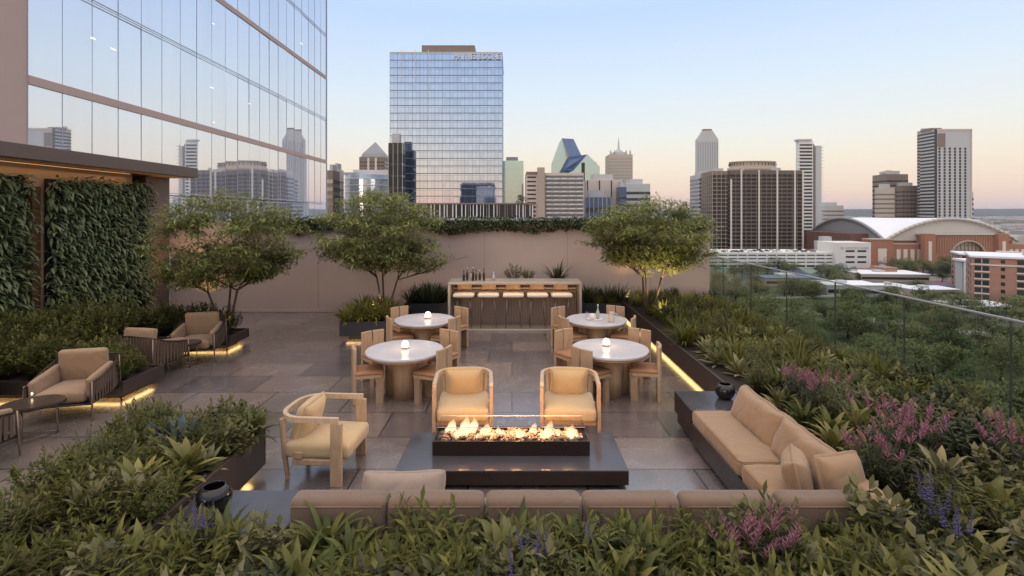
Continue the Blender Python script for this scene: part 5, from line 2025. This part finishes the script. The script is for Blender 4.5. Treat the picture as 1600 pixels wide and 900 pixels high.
def flower(kind, loc, rz, s, label):
    t = thing('%s_flower_plant' % kind, label, 'flowering plant', loc, rz, '%s flowering plants' % kind)
    t.scale = (s, s, s)
    i = pr2.randrange(2)
    parts = [('foliage', bush[i][0]), ('stems', bush[i][1]), ('blossoms', FL[kind][i][0]), ('flower_stems', FL[kind][i][1])]
    for nm, q in parts:
        o = bpy.data.objects.new(nm, q)
        COL.objects.link(o)
        o.parent = t
    return t
pr2 = random.Random(77)
NICE = {'bright': 'golden strappy plant', 'round': 'round leaved shrub', 'fine': 'fine needle leaved shrub', 'long': 'long arching leaved plant', 'small': 'green small leaved shrub', 'smally': 'yellow green shrub', 'darks': 'dark glossy shrub', 'hedge': 'olive bushy shrub',
        'broad': 'broad leaved rosette', 'broadl': 'large leaved rosette', 'pale': 'pale silvery plant', 'blue': 'blue grey plant',
        'grass': 'fine arching grass', 'spiky': 'dark spiky plant', 'strappy': 'bright strappy plant', 'redl': 'bronze red plant'}
def fill(x0, x1, y0, y1, z, pitch, mix, where, sc=(.8, 1.15), skip=None, edge=0.0):
    kinds = [k for k, w_ in mix for _ in range(w_)]
    y = y0 + pitch / 2
    row = 0
    while y < y1:
        x = x0 + pitch / 2 + (pitch / 2 if row % 2 else 0)
        while x < x1:
            xx, yy = x + pr2.uniform(-.3, .3) * pitch, y + pr2.uniform(-.3, .3) * pitch
            if skip is None or not skip(xx, yy):
                k = kinds[pr2.randrange(len(kinds))]
                wh = where(xx, yy) if callable(where) else where
                put(k, (xx, yy, z), pr2.uniform(0, 6.28), pr2.uniform(*sc), '%s %s' % (NICE[k], wh), '%s %s' % (NICE[k], wh))
            x += pitch
        y += pitch * .87
        row += 1

def w_front(x, y):
    k = int((x + 1.70) / .746)
    names = ['first', 'second', 'third', 'fourth', 'fifth', 'sixth']
    if x < -1.7: return 'just left of the front sofa'
    return 'at the %s front sofa cushion from left, %s' % (names[min(5, k)], 'close behind' if y > 3.3 else 'photo bottom')
def w_left(x, y): return 'in the left foreground, %s' % (('outer far side' if x < -3.1 else 'by the side table') if y > 3.1 else ('outer corner' if x < -3.1 else 'photo bottom'))
def w_lp(x, y): return 'left of the barrel chair, %s' % (('far end' if y > 5.0 else 'middle' if y > 4.4 else 'near end') + (' outer side' if x < -3.45 else ' chair side'))
def w_r1(x, y): return 'in the glass side bed %s' % (('by the right tree' if y > 12.2 else 'level with the rear right table') + (', tile side' if x < 4.2 else ', glass side'))
def w_r2(x, y): return 'in the glass side bed %s' % (('between both right tables' if y > 8.7 else 'by the front right table') + (', tile side' if x < 4.2 else ', glass side'))
def w_r3(x, y): return 'in the glass side bed %s' % (('by the sofa end table' if y > 6.1 else 'behind the first sofa cushion' if y > 5.0 else 'behind the corner pillows') + (', sofa side' if x < 4.2 else ', glass side'))
def w_r4(x, y): return 'in the right foreground corner, %s' % (('far part' if y > 3.2 else 'near part') + (', sofa side' if x < 4.2 else ', glass side'))
# right bed along the glass
def zone(x, y): return False
fill(3.16, 5.5, 10.3, 14.5, .42, .36, [('grass', 4), ('bright', 2), ('smally', 2), ('darks', 1), ('strappy', 1)], w_r1, (.75, 1.1))
fill(3.16, 5.5, 6.9, 10.3, .42, .34, [('strappy', 3), ('broad', 3), ('smally', 2), ('fine', 1), ('long', 2), ('grass', 2), ('pale', 1)], w_r2, (.7, 1.15))
fill(3.20, 5.5, 4.0, 6.9, .42, .31, [('small', 3), ('broad', 3), ('darks', 2), ('round', 3), ('fine', 1), ('long', 2), ('broadl', 1), ('redl', 1)], w_r3, (.7, 1.15))
fill(3.05, 5.5, 2.3, 4.0, .42, .29, [('small', 2), ('darks', 2), ('round', 3), ('fine', 2), ('long', 2), ('broadl', 3), ('broad', 2), ('pale', 1)], w_r4, (.8, 1.1))
# front bed
fill(-1.9, 2.95, 2.50, 3.74, .30, .245, [('smally', 4), ('small', 3), ('darks', 1), ('round', 2), ('fine', 1), ('long', 2), ('broad', 4), ('pale', 2)], w_front, (.85, 1.35))
fill(-4.3, -1.9, 2.35, 3.75, .27, .28, [('small', 2), ('smally', 2), ('broad', 3), ('round', 2), ('fine', 2), ('long', 2), ('darks', 1), ('pale', 1), ('broadl', 1)], w_left, (.9, 1.25))
fill(-4.1, -2.78, 3.85, 5.62, .43, .235, [('small', 3), ('smally', 3), ('fine', 2), ('round', 1), ('long', 1), ('broad', 2), ('pale', 1)], w_lp, (.75, 1.0))
# pavilion hedges
fill(-9.1, -6.0, 7.85, 8.65, .24, .36, [('hedge', 5), ('smally', 1)], 'in the planter between the armchair nooks', (.7, 1.0))
fill(-9.1, -6.0, 10.75, 11.45, .24, .36, [('hedge', 4), ('strappy', 1)], 'around the foot of the left tree', (.65, .95))
fill(-9.5, -7.8, 5.0, 7.7, .24, .42, [('hedge', 5), ('small', 1)], 'in the hedge by the near armchair nook', (.9, 1.2))
fill(-9.5, -7.8, 8.8, 10.6, .24, .42, [('hedge', 5), ('small', 1)], 'in the hedge by the far armchair nook', (.9, 1.2))
# back planters
fill(-3.84, -2.88, 11.55, 12.85, .37, .30, [('bright', 1)], 'in the square planter under the middle tree', (1.0, 1.35))
fill(-2.86, -1.76, 13.8, 14.65, .37, .32, [('spiky', 4), ('darks', 2)], 'in the planter left of the bar', (.8, 1.15))
fill(1.96, 2.95, 13.8, 14.65, .37, .32, [('spiky', 2), ('grass', 3), ('darks', 1)], 'in the planter right of the bar', (.8, 1.1))
# behind the bar
put('spiky', (1.20, 13.55, 1.0), 0, 1.15, 'fan of spiky leaves rising behind the right end of the bar', None)
put('small', (.06, 13.55, 1.08), 0, .95, 'loose green herb plant rising behind the middle of the bar', None)
put('small', (.42, 13.55, 1.05), 2, .8, 'smaller green herb plant behind the middle of the bar', None)
ph = thing('planter', 'narrow dark planter hidden behind the bar top', 'planter', (.6, 13.55, 0))
MB().box(-1.0, 1.2, -.15, .15, 0, 1.08, .005).build('box', M['planter_b'], ph)

# single plants one can pick out
def at(px, py, z): return pt(px, py, z=z)
def lone(kind, px, d, z, s, label, rz=None):
    put(kind, (px2x(px, d), d, z), pr2.uniform(0, 6) if rz is None else rz, s, label, None)
lone('broadl', 790, 3.42, .44, .95, 'plant with two big pale leaves standing above the front bed in the middle')
lone('broadl', 290, 4.6, .50, 1.0, 'big yellow green rosette spilling over the left planter edge')
lone('broadl', 215, 4.3, .48, 1.0, 'big leaved rosette left of the spilling rosette')
lone('pale', 215, 4.1, .50, 1.05, 'silvery rosette in the left planter')
lone('blue', 285, 5.0, .50, 1.25, 'blue grey upright plant in the left planter')
lone('long', 395, 5.45, .46, 1.0, 'arching plant hanging over the far corner of the left planter')
lone('blue', 262, 5.2, .50, 1.05, 'smaller blue grey plant behind the first in the left planter')
lone('pale', 130, 4.0, .45, 1.1, 'pale leaved plant at the outer edge of the left planter')
lone('pale', 250, 2.95, .40, 1.2, 'pale plant low in the left foreground')
lone('pale', 1470, 4.3, .58, 1.15, 'silvery leaved rosette in the bed at right')
lone('broadl', 1440, 3.0, .40, 1.15, 'large leaved plant in the right foreground corner')
lone('broadl', 1300, 2.9, .40, 1.0, 'large leaved plant at the foot of the front bed on the right')
lone('pale', 1250, 3.45, .42, .9, 'pale leaved plant in front of the right sofa back cushion')
lone('grass', 1035, 3.35, .35, .9, 'upright fine grass in the front bed right of the middle')
lone('grass', 1060, 3.3, .33, .85, 'second upright grass tuft in the front bed right of the middle')
lone('pale', 985, 3.15, .34, .85, 'pale yellow leaved plant low in the front bed')
lone('redl', 1540, 5.0, .52, 1.2, 'bronze red leaved plant near the right end of the glass')
for i_, (px, d, z, s_) in enumerate(((60, 2.9, .46, 1.1), (150, 2.75, .42, 1.0), (330, 2.8, .42, .9), (700, 2.8, .42, .85), (1350, 2.8, .42, 1.1), (1520, 2.9, .46, 1.2), (1110, 2.9, .42, .9))):
    lone('broadl' if i_ % 2 else 'pale', px, d, z, s_, ['pale rosette at the bottom left corner of the photo', 'green rosette beside the corner rosette bottom left', 'pale rosette low in front of the glass bowl',
        'green rosette at the bottom left of the middle', 'pale rosette at the bottom right under the corner pillows', 'green rosette in the bottom right corner', 'pale rosette at the bottom below the pink spikes'][i_])
fl_pink = [(1285, 5.9, .52, 1.0, 'pink flower spikes beside the sofa back'), (1245, 6.3, .5, .9, 'pink and red flowers behind the first sofa cushion'),
           (1390, 4.7, .52, 1.15, 'tall pink flower spikes right of the sofa corner'), (1430, 4.9, .52, 1.0, 'pink flowers behind the tallest pink spikes'),
           (1375, 4.4, .50, 1.0, 'red pink flower clump low beside the sofa corner'), (1575, 4.6, .5, 1.0, 'pink flowers at the right edge of the photo'),
           (1190, 3.45, .38, .95, 'pink flower spikes in the front bed before the right cushions'), (1165, 3.4, .38, .85, 'small pink flowers left of the front pink spikes')]
for px, d, z, s, l in fl_pink:
    flower('pink', (px2x(px, d), d, z), pr2.uniform(0, 6), s * 1.2, l)
fl_pur = [(580, 3.05, .28, .85, 'purple salvia spikes in the left part of the front bed'), (605, 2.9, .26, .85, 'low purple salvia spikes at the bottom edge left of the middle'),
          (835, 3.30, .34, .9, 'tall purple salvia spikes in the middle of the front bed'), (815, 3.05, .30, .85, 'drooping purple salvia left of the tall one'),
          (1460, 3.75, .42, .9, 'purple salvia in the right bed near the sofa corner'), (1500, 3.5, .36, .9, 'purple salvia further right in the foreground'),
          (320, 3.6, .38, .8, 'small purple salvia in the left foreground'), (930, 3.5, .34, .7, 'short purple salvia right of the tall one')]
for px, d, z, s, l in fl_pur:
    flower('purple', (px2x(px, d), d, z), pr2.uniform(0, 6), s, l)

# --- green walls on the pavilion
def greenwall(label, y0, y1, z0, z1, n):
    t = thing('green_wall', label, 'green wall', (-9.9, (y0 + y1) / 2, 0))
    h = (y1 - y0) / 2
    MB().box(.03, .10, -h, h, z0, z1, .004).build('backing_panel', M['black'], t)
    pr_.seed(int(y0 * 10))
    b = MB()
    for k in range(n):
        y, z = u(-h - .04, h + .04), z0 + (z1 - z0 + .06) * u(0, 1)
        bulge = .10 + .12 * (.5 + .5 * noise.noise(Vector((y * 1.6, z * 1.6, 0))))
        leaf(b, (.09 + bulge * u(.1, 1), y, z), u(-1.5, 1.5), u(-.5, .9), u(.18, .34), u(.045, .075), u(1.0, 2.0), 4, .3, u(-.5, .5))
    b.build('foliage', L_['wall'], t)
greenwall('tall living green wall right of the pavilion door', 10.80, 13.7, .2, 3.60, 4200)
greenwall('living green wall left of the pavilion door at the photo edge', 8.0, 10.28, .2, 3.60, 3000)

# --- ivy over the back wall
t = thing('ivy', 'dark ivy hanging in a ragged fringe over the top of the back wall', 'ivy', (0, 14.8, 2.67))
pr_.seed(5)
b = MB()
for k in range(9500):
    x = u(-8.0, 5.7)
    dens = .5 + .5 * noise.noise(Vector((x * .9, 3, 0))) + .25 * noise.noise(Vector((x * 3.5, 9, 0)))
    hang = .16 + .36 * max(0, dens)
    tz = u(0, 1)
    z = .10 - (hang + .08) * tz
    leaf(b, (x, -.05 - .09 * math.sin(math.pi * min(1, tz)) - u(0, .05), z), u(0, 6.28), u(-.6, .9), u(.06, .12), u(.045, .07), u(.4, 1.2), 2, .2)
b.build('foliage', leafmat('ivy_leaf', [(.03, .055, .018), (.075, .11, .036), (.14, .17, .065)], .45, .15), t)
b = MB()
for k in range(60):
    x = u(-8, 5.6)
    b.tube([(x, -.02, .06), (x + u(-.1, .1), -.09, 0), (x + u(-.15, .15), -.07, -u(.1, .4))], .005, 4)
b.build('stems', M['stem'], t)

# --- terrace trees: several stems, branches in tiers
def terrace_tree(label, x, y, z, H, cr, seed, stems=3, nl=60, zc0=.40, flat=.62, dx=0):
    t = thing('terrace_tree', label, 'tree', (x, y, z))
    pr_.seed(seed)
    tb, lb = MB(), MB()
    tips = []
    def branch(p, d, L, r, depth):
        pts, rs = [p], [r]
        q, dd = p.copy(), d.copy()
        n = 4
        for k in range(n):
            dd = (dd + Vector((u(-.22, .22), u(-.22, .22), u(-.10, .14)))).normalized()
            q = q + dd * L / n
            pts.append(q.copy())
            rs.append(r * (1 - .75 * (k + 1) / n) + .0012)
        tb.tube(pts, rs, 6 if r > .012 else 4)
        if depth == 0:
            tips.append((pts[-1], dd))
            tips.append((pts[-2], dd))
            return
        for k in range(1, n + 1):
            for m in range(2 if k < n else 2):
                a = u(0, 6.28)
                out = Vector((math.cos(a), math.sin(a), u(-.05, .45)))
                nd = (dd * .55 + out * .75)
                nd.z = nd.z * .6 + .12
                branch(pts[k], nd.normalized(), L * u(.42, .62), rs[k] * .62, depth - 1)
    for s in range(stems):
        a = 6.28 * s / stems + u(-.4, .4)
        lean = u(.16, .34)
        d0 = Vector((math.cos(a) * lean, math.sin(a) * lean * .8, 1)).normalized()
        p = Vector((math.cos(a) * .05, math.sin(a) * .05, 0))
        hs = H * u(.30, .36)
        p1 = p + d0 * hs * .5 + Vector((u(-.03, .03), u(-.03, .03), 0))
        p2 = p + d0 * hs
        tb.tube([p, p1, p2], [.030, .025, .021], 8)
        for m in range(4):
            a2 = a + u(-1.6, 1.6)
            el = u(.30, 1.15)
            dd = Vector((math.cos(a2) * math.cos(el), math.sin(a2) * math.cos(el), math.sin(el)))
            branch(p2, dd, cr * u(.55, .8), .018, 2)
    tb.build('trunk', M['bark'], t)
    # crown: leaf sprays at twigs, kept in a lens shape with ragged rim
    zc, hz = H * .65, H * .37
    kept = 0
    def spray(c, n, rr):
        for k in range(n):
            q = c + Vector((u(-rr, rr), u(-rr, rr), u(-rr * .40, rr * .40)))
            leaf(lb, q, u(0, 6.28), u(-.5, .5), u(.09, .17), u(.028, .046), u(.2, .9), 2, .2)
    for p, d in tips:
        e = ((p.x - dx) / cr) ** 2 + (p.y / cr) ** 2 + ((p.z - zc) / (hz * 1.15)) ** 2
        if e < 1.35:
            spray(p, 7, .13)
            kept += 1
    for k in range(nl * 6):
        a, q = u(0, 6.28), math.sqrt(u(0, 1)) 
        top = 1 if u(0, 1) < .72 else -1
        rr = cr * q * (1 + .30 * noise.noise(Vector((math.cos(a) * 2, math.sin(a) * 2, seed))))
        zz = zc + top * hz * math.sqrt(max(0, 1 - q * q)) * (u(.35, 1.0) if top > 0 else u(.1, .8))
        c = Vector((dx + rr * math.cos(a), rr * math.sin(a), zz))
        if noise.noise(Vector((c.x * 1.9, c.y * 1.9, c.z * 4.0 + seed))) > -.02:
            spray(c, 46, .22)
    lb.build('crown', L_['tree'], t)
    return t
terrace_tree('multi stemmed tree in the low planter beside the pavilion, leftmost of three', -6.22, 11.1, .24, 3.10, 1.36, 3, 3, 60, dx=.10)
terrace_tree('multi stemmed tree over the square planter, middle one of three', -3.10, 12.4, .38, 3.0, 1.50, 8, 3, 66, dx=-.12)
terrace_tree('multi stemmed tree in the bed right of the bar, rightmost of three', 3.30, 12.4, .42, 2.82, 1.46, 14, 3, 66, dx=0)
# --- distant rooftop tree
def park_proto(seed, r, H):
    pr_.seed(seed)
    f, s = MB(), MB()
    lobes = []
    for k in range(15):
        a, q = u(0, 6.28), r * .62 * math.sqrt(u(0, 1))
        lobes.append((Vector((q * math.cos(a), q * math.sin(a), H * .48 + H * .34 * u(-.95, 1) * (1 - .5 * (q / r) ** 2))), r * u(.28, .48)))
    for c, rr in lobes:
        for k in range(110):
            a, cz = u(0, 6.28), u(-.55, 1)
            sr = math.sqrt(max(0, 1 - cz * cz))
            p = c + Vector((sr * math.cos(a), sr * math.sin(a), cz * .78)) * rr * u(.72, 1.08)
            leaf(f, p, u(0, 6.28), u(-.6, .8), u(.7, 1.3), u(.6, 1.0), u(.3, 1.2), 1, 0)
    s.tube([(0, 0, 0), (.1, 0, H * .3), (0, .1, H * .6)], [.35, .26, .14], 8)
    for k in range(7):
        c, rr = lobes[k]
        s.tube([(0, 0, H * u(.25, .4)), c * .6 + Vector((0, 0, H * .12)), c], [.16, .1, .04], 5)
    return f.mesh('crown', L_['park']), s.mesh('trunk', M['bark'])
PP = [park_proto(61, 5.5, 10), park_proto(62, 6.5, 12), park_proto(63, 4.5, 8.5), park_proto(64, 7.0, 11)]
def ptree(x, y, z, s, label, group, i=None):
    i = pr2.randrange(4) if i is None else i
    t = thing('park_tree', label, 'tree', (x, y, z), pr2.uniform(0, 6.28), group)
    sx = s * pr2.uniform(.9, 1.1)
    t.scale = (sx, sx, s * pr2.uniform(.85, 1.1))
    for nm, q in (('crown', PP[i][0]), ('trunk', PP[i][1])):
        o = bpy.data.objects.new(nm, q)
        COL.objects.link(o)
        o.parent = t
    return t
ptree(px2x(815, 266), 266, py2z(318, 266), .62, 'single round tree on the roof of the colonnade building', None, 2)
t = None
road = [(118, 232), (140, 210), (160, 188), (185, 170), (220, 152), (270, 136)]
def near_road(x, y, w):
    for (a, b), (c, d) in zip(road[:-1], road[1:]):
        v, wv = Vector((c - a, d - b)), Vector((x - a, y - b))
        k = max(0, min(1, v.dot(wv) / v.length_squared))
        if (Vector((a, b)) + v * k - Vector((x, y))).length < w:
            return True
    return False
blocks = [(146, 330, 372, 440), (200, 300, 226, 300), (110, 262, 255, 320)]
n = 0
y = 62.0
while y < 250:
    x = y * .30
    while x < y * 1.12 + 14:
        xx, yy = x + pr2.uniform(-3, 3), y + pr2.uniform(-3, 3)
        if not near_road(xx, yy, 12) and not (xx > 196 and yy > 214) and not (xx > 120 and yy > 236) and n < 190:
            ptree(xx, yy, GZ, pr2.uniform(.85, 1.35), 'dark green tree growing in the park below the balustrade', 'trees of the park below the terrace')
            n += 1
        x += 12
    y += 11.5
n = 0
for k in range(1200):
    yy = pr2.uniform(255, 425)
    xx = pr2.uniform(.37, 1.0) * yy
    ok = True
    for (pa, pb, d0, d1) in ((1345, 1460, 300, 346), (1374, 1408, 322, 344), (1290, 1388, 244, 284), (1376, 1426, 262, 288), (1190, 1290, 286, 316), (1420, 1508, 244, 280),
                             (1495, 1700, 196, 300), (1098, 1368, 372, 440), (1350, 1640, 396, 470), (1455, 1560, 250, 304)):
        px = 800 + 800 * xx / yy
        if pa < px < pb and d0 - 6 < yy < d1:
            ok = False
    if abs(yy - 318) < 8 and 85 < xx < 215: ok = False
    if ok and n < 110:
        ptree(xx, yy, GZ, pr2.uniform(.7, 1.15), 'leafy street tree among the low roofs before the arena', 'street trees before the arena')
        n += 1
